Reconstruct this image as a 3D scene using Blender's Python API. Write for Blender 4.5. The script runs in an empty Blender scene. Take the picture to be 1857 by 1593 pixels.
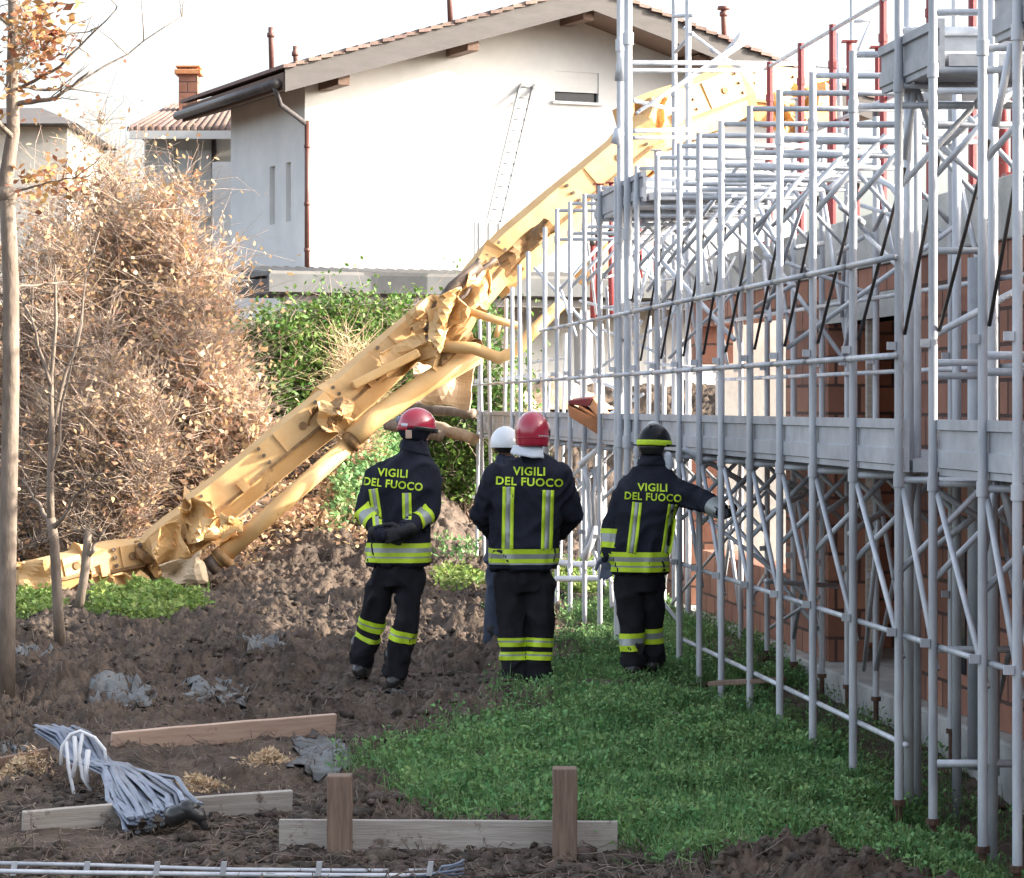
import bpy, math, random
import numpy as np
from mathutils import Vector, Matrix, noise as mn
from mathutils.bvhtree import BVHTree

# ------------------------------------------------------------------ camera, sky, sun, exposure
SC = bpy.context.scene
COL = SC.collection
F, CX, HY, CH = 5000.0, 928.5, 735.0, 2.0      # focal length (px of the photo), centre column, horizon row, camera height
cam = bpy.data.cameras.new("camera"); camo = bpy.data.objects.new("camera", cam); COL.objects.link(camo)
camo.location = (0, 0, CH); camo.rotation_euler = (math.radians(90), 0, 0)
cam.sensor_fit = 'HORIZONTAL'; cam.sensor_width = 36.0; cam.lens = F / 1857.0 * 36.0
cam.shift_y = -61.5 / 1857.0
cam.clip_start = 0.1; cam.clip_end = 3000.0
SC.camera = camo

SUN_TRAVEL = Vector((-2.44, 0.12, -1.0)).normalized()
to_sun = -SUN_TRAVEL
elev = math.asin(to_sun.z); az = math.atan2(to_sun.x, to_sun.y)
world = bpy.data.worlds.new("World"); SC.world = world; world.use_nodes = True
wn = world.node_tree.nodes; wl = world.node_tree.links
sky = wn.new("ShaderNodeTexSky"); sky.sky_type = 'NISHITA'; sky.sun_disc = False
sky.sun_elevation = elev; sky.sun_rotation = az
sky.air_density = 1.0; sky.dust_density = 5.0; sky.ozone_density = 1.0
bg = wn["Background"]; bg.inputs[1].default_value = 0.15
veil = wn.new("ShaderNodeHueSaturation"); veil.inputs["Saturation"].default_value = .5; veil.inputs["Value"].default_value = 1.1   # thin high haze
wl.new(sky.outputs[0], veil.inputs["Color"]); wl.new(veil.outputs[0], bg.inputs[0])
sun = bpy.data.lights.new("sun", 'SUN'); sun.energy = 3.7; sun.angle = math.radians(0.5); sun.color = (1.0, 0.91, 0.77)
suno = bpy.data.objects.new("sun", sun); COL.objects.link(suno)
suno.rotation_euler = SUN_TRAVEL.to_track_quat('-Z', 'Y').to_euler()
vs = SC.view_settings
vs.view_transform = 'Standard'; vs.look = 'None'; vs.gamma = 1.0; vs.use_curve_mapping = False
vs.exposure = 1.83
SC.cycles.max_bounces = 6; SC.cycles.diffuse_bounces = 3; SC.cycles.glossy_bounces = 3; SC.cycles.transparent_max_bounces = 6
SC.cycles.caustics_reflective = False; SC.cycles.caustics_refractive = False

R = random.Random(7)
RNG = np.random.default_rng(11)

# ------------------------------------------------------------------ helpers
def P(px, py, z):                               # the point at depth z seen at that place of the photo
    return Vector(((px - CX) * z / F, z, CH - (py - HY) * z / F))
TILT = -587.5 / F                               # the facade under construction recedes towards the left
def S(x0, z, h):                                # facade coordinates: distance off the camera's path, depth, height
    return Vector((x0 + TILT * z, z, h))

def fade(t): return t * t * t * (t * (t * 6 - 15) + 10)
def _hash(ix, iy, s):
    h = (ix.astype(np.int64) * 374761393 + iy.astype(np.int64) * 668265263 + s * 974634777) & 0x7fffffff
    h = ((h ^ (h >> 13)) * 1274126177) & 0x7fffffff
    return ((h ^ (h >> 16)) & 0xffff) / 65535.0 * 2 - 1
def vnoise(x, y, s=0):
    x = np.asarray(x, float); y = np.asarray(y, float)
    ix = np.floor(x); iy = np.floor(y); fx = fade(x - ix); fy = fade(y - iy)
    a = _hash(ix, iy, s); b = _hash(ix + 1, iy, s); c = _hash(ix, iy + 1, s); d = _hash(ix + 1, iy + 1, s)
    return (a * (1 - fx) + b * fx) * (1 - fy) + (c * (1 - fx) + d * fx) * fy
def sstep(a, b, x):
    t = np.clip((np.asarray(x, float) - a) / (b - a), 0, 1); return t * t * (3 - 2 * t)

class MB:
    def __init__(s): s.v = []; s.f = []; s.mi = []
    def add(s, vs, fs, m=0):
        o = len(s.v); s.v += [tuple(v) for v in vs]
        s.f += [tuple(i + o for i in f) for f in fs]; s.mi += [m] * len(fs)
    def box(s, c, ax, ay, az, m=0):             # centre and three half-axis vectors
        c = Vector(c); ax, ay, az = Vector(ax), Vector(ay), Vector(az)
        vs = [c + i * ax + j * ay + k * az for i in (-1, 1) for j in (-1, 1) for k in (-1, 1)]
        fs = [(0, 1, 3, 2), (4, 6, 7, 5), (0, 4, 5, 1), (2, 3, 7, 6), (0, 2, 6, 4), (1, 5, 7, 3)]
        s.add(vs, fs, m)
    def beam(s, a, b, w, h, up=(0, 0, 1), m=0): # box between two points
        a, b = Vector(a), Vector(b); d = (b - a); l = d.length; d.normalize()
        sx = d.cross(Vector(up)).normalized(); u = sx.cross(d).normalized()
        s.box((a + b) / 2, d * l / 2, sx * w / 2, u * h / 2, m)
    def rings(s, rings, cap=True, m=0, closed=True):
        n = len(rings[0]); o = len(s.v); fs = []
        vs = [p for r in rings for p in r]
        for i in range(len(rings) - 1):
            for j in range(n if closed else n - 1):
                k = (j + 1) % n
                fs.append((i * n + j, i * n + k, (i + 1) * n + k, (i + 1) * n + j))
        if cap:
            fs.append(tuple(range(n - 1, -1, -1))); fs.append(tuple((len(rings) - 1) * n + j for j in range(n)))
        s.add(vs, fs, m)
    def tube(s, pts, r, n=8, m=0, cap=True):
        pts = [Vector(p) for p in pts]
        rr = r if isinstance(r, (list, tuple)) else [r] * len(pts)
        ref = None; rs = []
        for i, p in enumerate(pts):
            d = (pts[min(i + 1, len(pts) - 1)] - pts[max(i - 1, 0)])
            if d.length < 1e-9: d = Vector((0, 0, 1))
            d.normalize()
            if ref is None:
                ref = Vector((0, 0, 1)) if abs(d.z) < .9 else Vector((1, 0, 0))
            x = (ref - d * ref.dot(d)); x.normalize(); ref = x; y = d.cross(x)
            rs.append([p + (x * math.cos(2 * math.pi * k / n) + y * math.sin(2 * math.pi * k / n)) * rr[i] for k in range(n)])
        s.rings(rs, cap, m)
    def limb(s, pts, rr, n=14):                 # tapered, round ended
        pts = [Vector(p) for p in pts]
        d0 = (pts[0] - pts[1]).normalized(); d1 = (pts[-1] - pts[-2]).normalized()
        a = [(pts[0] + d0 * rr[0] * c, rr[0] * q) for c, q in ((.97, .2), (.8, .6), (.45, .89))]
        b = [(pts[-1] + d1 * rr[-1] * c, rr[-1] * q) for c, q in ((.45, .89), (.8, .6), (.97, .2))]
        s.tube([q for q, _ in a] + pts + [q for q, _ in b], [q for _, q in a] + list(rr) + [q for _, q in b], n)
    def ell(s, c, ax, ay, az, nu=18, nv=10, v0=-1.0, v1=1.0, m=0):
        c = Vector(c); ax, ay, az = Vector(ax), Vector(ay), Vector(az); rs = []
        for i in range(nv + 1):
            t = (v0 + (v1 - v0) * i / nv) * math.pi / 2 * .995
            rs.append([c + (ax * math.cos(2 * math.pi * k / nu) + ay * math.sin(2 * math.pi * k / nu)) * math.cos(t) + az * math.sin(t) for k in range(nu)])
        s.rings(rs, True, m)
    def build(s, name, mats, parent=None, smooth=False, auto=None, bevel=0):
        me = bpy.data.meshes.new(name); me.from_pydata(s.v, [], s.f)
        mats = mats if isinstance(mats, (list, tuple)) else [mats]
        for m in mats: me.materials.append(m)
        if len(mats) > 1: me.polygons.foreach_set("material_index", s.mi)
        if smooth: me.polygons.foreach_set("use_smooth", [True] * len(me.polygons))
        if auto is not None: me.set_sharp_from_angle(angle=math.radians(auto))
        me.update()
        o = bpy.data.objects.new(name, me); COL.objects.link(o)
        if parent: put(o, parent)
        if bevel:
            b = o.modifiers.new("bevel", 'BEVEL'); b.width = bevel; b.segments = 2; b.limit_method = 'ANGLE'
        return o

def put(o, parent):                              # meshes are written in world coordinates
    o.parent = parent
    o.matrix_parent_inverse = Matrix.Translation(-Vector(parent.location)) if parent.parent is None else Matrix.Identity(4)
def tag(o, label, cat, group=None, kind=None):
    if label: o["label"] = label
    if cat: o["category"] = cat
    if group: o["group"] = group
    if kind: o["kind"] = kind
    return o
def thing(name, label, cat, loc, group=None):
    o = bpy.data.objects.new(name, None); COL.objects.link(o); o.location = loc; o.empty_display_size = .1
    return tag(o, label, cat, group)
def npmesh(name, verts, quads, mats, parent=None, mi=None, smooth=False, n=4):
    me = bpy.data.meshes.new(name)
    verts = np.asarray(verts, np.float32); quads = np.asarray(quads, np.int32)
    me.vertices.add(len(verts)); me.vertices.foreach_set("co", verts.ravel())
    me.loops.add(quads.size); me.loops.foreach_set("vertex_index", quads.ravel())
    me.polygons.add(len(quads)); me.polygons.foreach_set("loop_start", np.arange(0, quads.size, n, dtype=np.int32))
    mats = mats if isinstance(mats, (list, tuple)) else [mats]
    for m in mats: me.materials.append(m)
    if mi is not None: me.polygons.foreach_set("material_index", np.asarray(mi, np.int32))
    if smooth: me.polygons.foreach_set("use_smooth", np.ones(len(quads), bool))
    me.update(calc_edges=True); me.validate()
    o = bpy.data.objects.new(name, me); COL.objects.link(o)
    if parent: put(o, parent)
    return o

# ------------------------------------------------------------------ materials
def mat(name, col, rough=.6, col2=None, scale=6.0, metal=0.0, bump=0.0, bscale=None, island=0.0, detail=5.0, lo=.35, hi=.65, coat=0.0, stretch=None, spec=None, trans=0.0, objrand=0.0, wear=None):
    m = bpy.data.materials.new(name); m.use_nodes = True
    nt = m.node_tree; N = nt.nodes; L = nt.links; b = N["Principled BSDF"]
    b.inputs["Roughness"].default_value = rough; b.inputs["Metallic"].default_value = metal
    if spec is not None: b.inputs["Specular IOR Level"].default_value = spec
    if coat: b.inputs["Coat Weight"].default_value = coat; b.inputs["Coat Roughness"].default_value = .08
    tc = N.new("ShaderNodeTexCoord"); vec = tc.outputs["Object"]
    if stretch:
        mp = N.new("ShaderNodeMapping"); mp.inputs["Scale"].default_value = stretch; L.new(vec, mp.inputs[0]); vec = mp.outputs[0]
    out = None
    if col2 is not None:
        nz = N.new("ShaderNodeTexNoise"); nz.inputs["Scale"].default_value = scale; nz.inputs["Detail"].default_value = detail; nz.inputs["Roughness"].default_value = .65
        L.new(vec, nz.inputs["Vector"])
        rp = N.new("ShaderNodeValToRGB"); rp.color_ramp.elements[0].position = lo; rp.color_ramp.elements[1].position = hi
        rp.color_ramp.elements[0].color = (*col, 1); rp.color_ramp.elements[1].color = (*col2, 1)
        L.new(nz.outputs["Fac"], rp.inputs[0]); out = rp.outputs[0]
    if island:
        g = N.new("ShaderNodeNewGeometry"); hs = N.new("ShaderNodeHueSaturation")
        mr = N.new("ShaderNodeMapRange"); mr.inputs[3].default_value = 1 - island; mr.inputs[4].default_value = 1 + island
        L.new(g.outputs["Random Per Island"], mr.inputs[0]); L.new(mr.outputs[0], hs.inputs["Value"])
        mr2 = N.new("ShaderNodeMapRange"); mr2.inputs[3].default_value = .5 - island * .06; mr2.inputs[4].default_value = .5 + island * .06
        ml = N.new("ShaderNodeMath"); ml.operation = 'MULTIPLY'; ml.inputs[1].default_value = 7.31
        fr = N.new("ShaderNodeMath"); fr.operation = 'FRACT'
        L.new(g.outputs["Random Per Island"], ml.inputs[0]); L.new(ml.outputs[0], fr.inputs[0]); L.new(fr.outputs[0], mr2.inputs[0]); L.new(mr2.outputs[0], hs.inputs["Hue"])
        if out: L.new(out, hs.inputs["Color"])
        else: hs.inputs["Color"].default_value = (*col, 1)
        out = hs.outputs[0]
    if wear:                                     # patches of rust, dirt or splashes: colour, noise scale, threshold
        nw = N.new("ShaderNodeTexNoise"); nw.inputs["Scale"].default_value = wear[1]; nw.inputs["Detail"].default_value = 9; nw.inputs["Roughness"].default_value = .75; L.new(tc.outputs["Object"], nw.inputs["Vector"])
        mrw = N.new("ShaderNodeMapRange"); mrw.inputs[1].default_value = wear[2]; mrw.inputs[2].default_value = wear[2] + .06; L.new(nw.outputs["Fac"], mrw.inputs[0])
        mw = N.new("ShaderNodeMix"); mw.data_type = 'RGBA'; mw.inputs[7].default_value = (*wear[0], 1); L.new(mrw.outputs[0], mw.inputs[0]); L.new(out, mw.inputs[6]); out = mw.outputs[2]
    if objrand:
        oi = N.new("ShaderNodeObjectInfo"); hs = N.new("ShaderNodeHueSaturation"); mr = N.new("ShaderNodeMapRange"); mr.inputs[3].default_value = 1 - objrand; mr.inputs[4].default_value = 1 + objrand
        L.new(oi.outputs["Random"], mr.inputs[0]); L.new(mr.outputs[0], hs.inputs["Value"]); L.new(out, hs.inputs["Color"]); out = hs.outputs[0]
    if out: L.new(out, b.inputs["Base Color"])
    else: b.inputs["Base Color"].default_value = (*col, 1)
    if bump:
        n2 = N.new("ShaderNodeTexNoise"); n2.inputs["Scale"].default_value = bscale or scale * 3; n2.inputs["Detail"].default_value = 6
        L.new(vec, n2.inputs["Vector"])
        bp = N.new("ShaderNodeBump"); bp.inputs["Strength"].default_value = bump; bp.inputs["Distance"].default_value = .02
        L.new(n2.outputs["Fac"], bp.inputs["Height"]); L.new(bp.outputs[0], b.inputs["Normal"])
    if trans:
        tr = N.new("ShaderNodeBsdfTranslucent"); mx = N.new("ShaderNodeMixShader"); mx.inputs[0].default_value = trans
        if out: L.new(out, tr.inputs[0])
        else: tr.inputs[0].default_value = (*col, 1)
        L.new(b.outputs[0], mx.inputs[1]); L.new(tr.outputs[0], mx.inputs[2]); L.new(mx.outputs[0], N["Material Output"].inputs[0])
    return m

M = {}
M['dirt'] = mat('turned_earth', (.04, .028, .021), .95, (.16, .114, .083), 3.6, bump=1.0, bscale=38, detail=12, lo=.36, hi=.68)
M['clod'] = mat('earth_clod', (.04, .03, .024), .95, (.13, .098, .076), 14, bump=.9, bscale=70, island=.35)
M['galv'] = mat('galvanised_steel', (.40, .425, .47), .42, (.6, .62, .66), 7, wear=((.26, .2, .16), 9, .66), metal=.12, bump=.1, bscale=60, stretch=(1, 1, .25), objrand=.16)
M['galv2'] = mat('galvanised_sheet', (.33, .35, .385), .5, (.48, .5, .535), 4, wear=((.27, .22, .18), 6, .64), metal=.12, bump=.15, bscale=14, objrand=.14)
M['dark_steel'] = mat('dark_steel', (.045, .042, .042), .5, (.09, .075, .07), 9, metal=.3)
M['rust'] = mat('rusted_jack', (.06, .035, .025), .8, (.14, .075, .045), 18, bump=.3, bscale=60)
M['red'] = mat('red_paint', (.24, .035, .04), .5, (.22, .04, .035), 14, wear=((.3, .28, .27), 16, .63), bump=.1, bscale=50, lo=.45, hi=.75)
M['brickjoint'] = None
M['concrete'] = mat('concrete', (.36, .37, .36), .85, (.52, .52, .5), 3.5, bump=.25, bscale=30, detail=8)
M['plaster_in'] = mat('grey_plaster', (.5, .49, .45), .9, (.62, .6, .55), 2.0, bump=.15, bscale=20)
M['white'] = mat('white_render', (.68, .69, .69), .9, (.8, .8, .79), .9, bump=.08, bscale=60)
M['fascia'] = mat('grey_fascia', (.088, .08, .078), .75, (.11, .1, .098), 2.5, stretch=(1, 1, 4))
M['soffit'] = mat('soffit_board', (.12, .075, .055), .8, (.18, .11, .08), 6, stretch=(1, 6, 6))
M['tile'] = mat('roof_tile', (.17, .115, .1), .85, (.25, .175, .15), 9, bump=.3, bscale=30, island=.25)
M['brown_metal'] = mat('brown_gutter', (.13, .055, .045), .5, (.16, .075, .06), 6, metal=.1)
M['dark_metal'] = mat('dark_gutter', (.06, .055, .06), .45, (.1, .09, .09), 6, metal=.2)
M['shutter'] = mat('shutter', (.6, .6, .58), .6, (.66, .66, .64), 3)
M['glassdark'] = mat('window_dark', (.02, .022, .03), .15, (.035, .035, .045), 3)
M['boom'] = mat('ochre_paint', (.6, .345, .13), .55, (.67, .445, .21), 4.5, bump=.12, bscale=9, detail=8, lo=.3, hi=.7, wear=((.16, .075, .03), 3.2, .62))
M['boom_inner'] = mat('ochre_grime', (.16, .085, .03), .7, (.3, .17, .07), 9, bump=.2, bscale=20)
M['boom_dark'] = mat('greasy_steel', (.07, .055, .045), .6, (.18, .13, .1), 7, metal=.3, bump=.2)
M['tarp'] = mat('beige_sheet', (.5, .38, .25), .85, (.6, .48, .34), 4, bump=.4, bscale=7)
M['sand'] = mat('sand', (.4, .29, .19), .95, (.55, .42, .3), 6, bump=.5, bscale=40)
M['wood_new'] = mat('fresh_timber', (.46, .31, .235), .75, (.58, .42, .33), 4, stretch=(1, 1, 14), bump=.15, bscale=10, wear=((.24, .15, .11), 7, .62))
M['wood_grey'] = mat('weathered_timber', (.34, .30, .26), .85, (.46, .42, .38), 3.0, stretch=(1, 1, 16), bump=.25, bscale=12, wear=((.16, .125, .1), 5, .57))
M['wood_stake'] = mat('stake_timber', (.15, .1, .075), .85, (.25, .175, .13), 5, stretch=(14, 14, 1), bump=.25, bscale=6)
M['bark'] = mat('grey_bark', (.15, .115, .09), .9, (.27, .215, .17), 12, stretch=(1, 1, .35), bump=.5, bscale=30)
M['twig'] = mat('dry_twig', (.3, .225, .175), .9, (.5, .4, .33), 6, island=.3)
M['dryleaf'] = mat('dry_leaf', (.46, .275, .15), .8, (.62, .45, .29), 1.6, island=.4, trans=.3)
M['leaf'] = mat('green_leaf', (.07, .16, .03), .6, (.15, .25, .05), 1.4, island=.45, trans=.3)
M['weed'] = mat('weed_leaf', (.105, .24, .08), .7, (.22, .36, .13), 2.6, island=.5, trans=.25)
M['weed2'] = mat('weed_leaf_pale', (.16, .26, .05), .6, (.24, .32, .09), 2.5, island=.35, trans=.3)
M['straw'] = mat('straw', (.5, .35, .21), .85, (.66, .5, .33), 4, island=.35)  # dead weeds; kept pale also to imitate sunlit spots of soil
M['film'] = mat('plastic_film', (.06, .055, .05), .65, (.16, .17, .172), 6, bump=.8, bscale=12)
M['strip'] = mat('grey_plastic_strip', (.1, .115, .155), .42, (.19, .215, .275), 7, objrand=.5, stretch=(1, 1, 1))
M['black_plastic'] = mat('black_plastic', (.015, .015, .016), .3, (.03, .03, .03), 6, bump=.3, bscale=20)
M['white_strap'] = mat('white_strap', (.75, .75, .78), .4, (.8, .8, .82), 6)
M['cloth'] = mat('navy_turnout_cloth', (.014, .016, .027), .85, (.023, .026, .04), 6, bump=.3, bscale=130, spec=.2)
M['cloth2'] = mat('navy_trouser_cloth', (.013, .013, .018), .88, (.022, .021, .027), 5, bump=.3, bscale=130, spec=.2)
M['jeans'] = mat('blue_work_cloth', (.03, .042, .075), .9, (.05, .065, .1), 7, bump=.3, bscale=120)
M['leather'] = mat('black_boot_leather', (.02, .02, .022), .32, (.07, .058, .05), 9, bump=.3, bscale=30, lo=.5, hi=.8)
M['glove'] = mat('dark_glove', (.012, .013, .016), .75, (.02, .02, .025), 8, bump=.3, bscale=70)
M['glove_blue'] = mat('blue_grey_glove', (.06, .075, .11), .7, (.09, .1, .14), 8)
M['yellow'] = mat('fluorescent_tape', (.6, .82, .03), .6, (.42, .6, .04), 7, bump=.25, bscale=60, lo=.45, hi=.75)
M['silver'] = mat('retroreflective_tape', (.30, .33, .33), .4, (.36, .39, .38), 12, metal=.2)
M['helmet_red'] = mat('red_helmet_shell', (.42, .018, .05), .22, (.38, .018, .045), 5, coat=.8)
M['helmet_white'] = mat('white_helmet_shell', (.72, .76, .8), .3, (.78, .8, .83), 5, coat=.5)
M['helmet_black'] = mat('black_helmet_shell', (.004, .006, .009), .3, (.007, .009, .012), 5, spec=.22)
M['visor'] = mat('dark_visor', (.02, .02, .024), .2, (.03, .03, .03), 5)
M['neck_cloth'] = mat('silver_neck_curtain', (.6, .66, .74), .5, (.68, .72, .8), 9, bump=.3, bscale=25)
M['skin'] = mat('skin', (.42, .25, .18), .55, (.47, .29, .21), 12)
M['hair'] = mat('dark_hair', (.025, .018, .013), .6, (.04, .03, .02), 30)
M['terracotta'] = mat('terracotta', (.5, .2, .085), .8, (.58, .27, .13), 5, bump=.2, bscale=25)

M['canopy_grey'] = mat('canopy_gutter_grey', (.085, .09, .095), .6, (.12, .125, .13), 3)
M['fascia_pale'] = mat('canopy_beam_grey', (.16, .155, .15), .7, (.2, .195, .19), 3)
M['ladder'] = mat('aluminium_ladder', (.3, .31, .33), .4, (.38, .39, .41), 6, metal=.3)
M['terracotta_pale'] = mat('terracotta_face', (.62, .3, .15), .8, (.7, .38, .21), 5, bump=.2, bscale=25)
M['root'] = mat('earthy_root', (.13, .1, .082), .9, (.26, .2, .165), 6, island=.4)
M['rustleaf'] = mat('russet_leaf', (.26, .11, .05), .8, (.48, .27, .12), 3, island=.45, trans=.25)
def brick_material():
    m = bpy.data.materials.new("hollow_clay_blocks"); m.use_nodes = True
    N = m.node_tree.nodes; L = m.node_tree.links; b = N["Principled BSDF"]; b.inputs["Roughness"].default_value = .88
    tc = N.new("ShaderNodeTexCoord"); sp = N.new("ShaderNodeSeparateXYZ"); cb = N.new("ShaderNodeCombineXYZ")
    L.new(tc.outputs["Object"], sp.inputs[0]); ad = N.new("ShaderNodeMath"); ad.operation = 'ADD'
    L.new(sp.outputs[0], ad.inputs[0]); L.new(sp.outputs[1], ad.inputs[1])
    L.new(ad.outputs[0], cb.inputs[0]); L.new(sp.outputs[2], cb.inputs[1])
    br = N.new("ShaderNodeTexBrick"); L.new(cb.outputs[0], br.inputs["Vector"])
    br.inputs["Scale"].default_value = 1; br.inputs["Brick Width"].default_value = .36; br.inputs["Row Height"].default_value = .215
    br.inputs["Mortar Size"].default_value = .013; br.inputs["Mortar Smooth"].default_value = .3; br.inputs["Bias"].default_value = -.2
    br.inputs["Color1"].default_value = (.25, .11, .075, 1); br.inputs["Color2"].default_value = (.4, .19, .125, 1); br.inputs["Mortar"].default_value = (.085, .05, .042, 1)
    nz = N.new("ShaderNodeTexNoise"); nz.inputs["Scale"].default_value = 5; nz.inputs["Detail"].default_value = 8; L.new(tc.outputs["Object"], nz.inputs["Vector"])
    mr = N.new("ShaderNodeMapRange"); mr.inputs[3].default_value = .7; mr.inputs[4].default_value = 1.25; L.new(nz.outputs["Fac"], mr.inputs[0])
    hs = N.new("ShaderNodeHueSaturation"); L.new(br.outputs["Color"], hs.inputs["Color"]); L.new(mr.outputs[0], hs.inputs["Value"])
    L.new(hs.outputs[0], b.inputs["Base Color"])
    bp = N.new("ShaderNodeBump"); bp.inputs["Strength"].default_value = .7; bp.inputs["Distance"].default_value = .015
    mx = N.new("ShaderNodeMath"); mx.operation = 'MULTIPLY_ADD'; mx.inputs[1].default_value = -1
    L.new(br.outputs["Fac"], mx.inputs[0]); L.new(nz.outputs["Fac"], mx.inputs[2]); L.new(mx.outputs[0], bp.inputs["Height"]); L.new(bp.outputs[0], b.inputs["Normal"])
    return m
M['brick'] = brick_material()

# ------------------------------------------------------------------ ground
BUMPS = [(-1.12, 19.95, .06, .22), (.83, 19.45, .07, .5)]
CALM = [(-1.15, .6, 11.0, 12.7, .75), (-2.5, -1.0, 12.4, 14.3, .8), (-2.5, -.9, 15.0, 17.0, .6), (-1.3, 1.2, 19.2, 20.6, .6), (-3, .6, 10.4, 12.0, .8)]
def gh(x, z, rough=True):
    x = np.asarray(x, float); z = np.asarray(z, float)
    h = sstep(32.5, 42.5, z + .35 * x + .6 * vnoise(x * .35, z * .35, 5)) * 2.3 * (1 - sstep(-.5, 2.0, x + .1174 * z - 2.6))
    h = h + sstep(40, 46, z) * 2.3 * sstep(-.5, 2.0, x + .1174 * z - 2.6)
    h = h - .22 * sstep(1.2, 2.4, x) * (1 - sstep(14, 18, z))
    h = h - .2 * sstep(3.75, 4.3, x + .1174 * z) * (1 - sstep(20, 23, z)) * (1 - sstep(4.9, 5.0, x + .1174 * z))
    for bx, bz, bh, br in BUMPS: h = h + bh * np.exp(-((x - bx) ** 2 + (z - bz) ** 2) / br ** 2)
    if rough:
        a = (1 - .82 * gmask(x, z))
        for x0, x1, z0, z1, k in CALM: a = a * (1 - k * sstep(x0 - .25, x0 + .1, x) * (1 - sstep(x1 - .1, x1 + .25, x)) * sstep(z0 - .4, z0 + .1, z) * (1 - sstep(z1 - .1, z1 + .5, z)))
        far = 1 - sstep(44, 60, z)
        h = h + far * a * (.10 * vnoise(x * .9 + 3, z * .55, 1) + .12 * np.abs(vnoise(x * 2.3, z * 1.6, 2)) + .085 * np.abs(vnoise(x * 6, z * 4.5, 3))
             + .055 * np.abs(vnoise(x * 15, z * 12, 4)) + .036 * vnoise(x * 37, z * 31, 6) + .014 * vnoise(x * 80, z * 60, 7) - .09)
    return h
def to_ground(poly): return [((x - CX) * 2 / (y - HY), 10000.0 / (y - HY)) for x, y in poly]
GRASS_A = to_ground([(715, 1376), (775, 1356), (860, 1330), (990, 1285), (1040, 1200), (1015, 1100), (1015, 1062), (1120, 1045), (1240, 1025),
                     (1600, 1060), (1900, 1250), (1960, 1640), (1600, 1600), (1530, 1560), (1470, 1548), (1300, 1556), (1150, 1545), (1010, 1500), (840, 1478), (770, 1425)])
def inpoly(x, z, poly):
    c = np.zeros(np.shape(x), bool); n = len(poly)
    for i in range(n):
        (x1, y1), (x2, y2) = poly[i], poly[(i + 1) % n]
        cond = ((y1 > z) != (y2 > z)) & (x < (x2 - x1) * (z - y1) / (y2 - y1 + 1e-12) + x1)
        c ^= cond
    return c
def gsoft(x, z): return sum(gmask(x + dx * (z / 20) ** 2, z + dz * (z / 20) ** 3) for dx, dz in ((0, 0), (.22, 0), (-.22, 0), (0, .9), (0, -.9), (.45, 0), (-.45, 0), (0, 1.6), (0, -1.6))) / 9.0
def gmask(x, z):
    wx = x + .22 * vnoise(x * 1.7, z * 1.1, 21) + .1 * vnoise(x * 5, z * 3, 22); wz = z + .6 * vnoise(x * 1.5, z * .9, 23) + .25 * vnoise(x * 4, z * 3, 24)
    return inpoly(wx, wz, GRASS_A).astype(float)
def build_ground():
    us = np.concatenate([np.linspace(-1.6, -.26, 50)[:-1], np.linspace(-.26, .26, 620), np.linspace(.26, 1.6, 50)[1:]])
    zs = np.concatenate([np.linspace(2, 10.5, 60)[:-1], 1 / np.linspace(1 / 10.5, 1 / 33.0, 760)[:-1], np.linspace(33, 46, 170)[:-1], np.linspace(46, 90, 30)])
    U, Z = np.meshgrid(us, zs); X = U * Z
    H = gh(X, Z)
    v = np.stack([X, Z, H], -1).reshape(-1, 3); nc = len(us); nr = len(zs)
    i = np.arange((nr - 1) * nc).reshape(nr - 1, nc)[:, :-1].ravel()
    q = np.stack([i, i + 1, i + nc + 1, i + nc], -1)
    o = npmesh("ground", v, q, M['dirt'], smooth=True); tag(o, "churned dark brown soil of the building plot", "ground", kind="structure")
    mb = MB(); mb.add([(-900, 88, 1.9), (900, 88, 1.9), (900, 1500, 1.9), (-900, 1500, 1.9)], [(0, 1, 2, 3)])
    o = mb.build("terrain", M['dirt']); tag(o, "flat land stretching away behind the houses", "terrain", kind="structure")
build_ground()

def leaves(pos, L, W, up=.5, droop=0.0):          # one rhombic leaf per position
    n = len(pos); d = RNG.normal(size=(n, 3)); d[:, 2] = np.abs(d[:, 2]) * up + droop; d /= np.linalg.norm(d, axis=1)[:, None]
    r = RNG.normal(size=(n, 3)); s = np.cross(d, r); s /= np.linalg.norm(s, axis=1)[:, None]
    nn = np.cross(d, s)
    l = np.asarray(L)[:, None] if np.ndim(L) else L; w = np.asarray(W)[:, None] if np.ndim(W) else W
    a = pos; b = pos + d * l * .5 + s * w * .5 + nn * w * .15; c = pos + d * l; e = pos + d * l * .5 - s * w * .5 + nn * w * .15
    v = np.stack([a, b, c, e], 1).reshape(-1, 3); q = np.arange(4 * n).reshape(n, 4)
    return v, q
def stalks(p0, p1, r):                            # thin three sided sticks, arrays of end points
    n = len(p0); d = p1 - p0; d = d / (np.linalg.norm(d, axis=1)[:, None] + 1e-9)
    ref = np.where(np.abs(d[:, 2:3]) < .9, np.array([[0, 0, 1.]]), np.array([[1., 0, 0]]))
    x = np.cross(d, ref); x /= np.linalg.norm(x, axis=1)[:, None]; y = np.cross(d, x)
    r = np.broadcast_to(np.asarray(r, float).reshape(-1, 1), (n, 1))
    vs = []
    for pp, k in ((p0, 1.0), (p1, .6)):
        for a in (0, 2.094, 4.189): vs.append(pp + (x * math.cos(a) + y * math.sin(a)) * r * k)
    v = np.stack(vs, 1).reshape(-1, 3); b = (np.arange(n) * 6)[:, None]
    q = np.concatenate([b + np.array([[0, 1, 4, 3]]), b + np.array([[1, 2, 5, 4]]), b + np.array([[2, 0, 3, 5]])], 0)
    return v, q
def merge(parts):
    vs = []; qs = []; o = 0
    for v, q in parts: vs.append(v); qs.append(q + o); o += len(v)
    return np.concatenate(vs), np.concatenate(qs)

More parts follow.
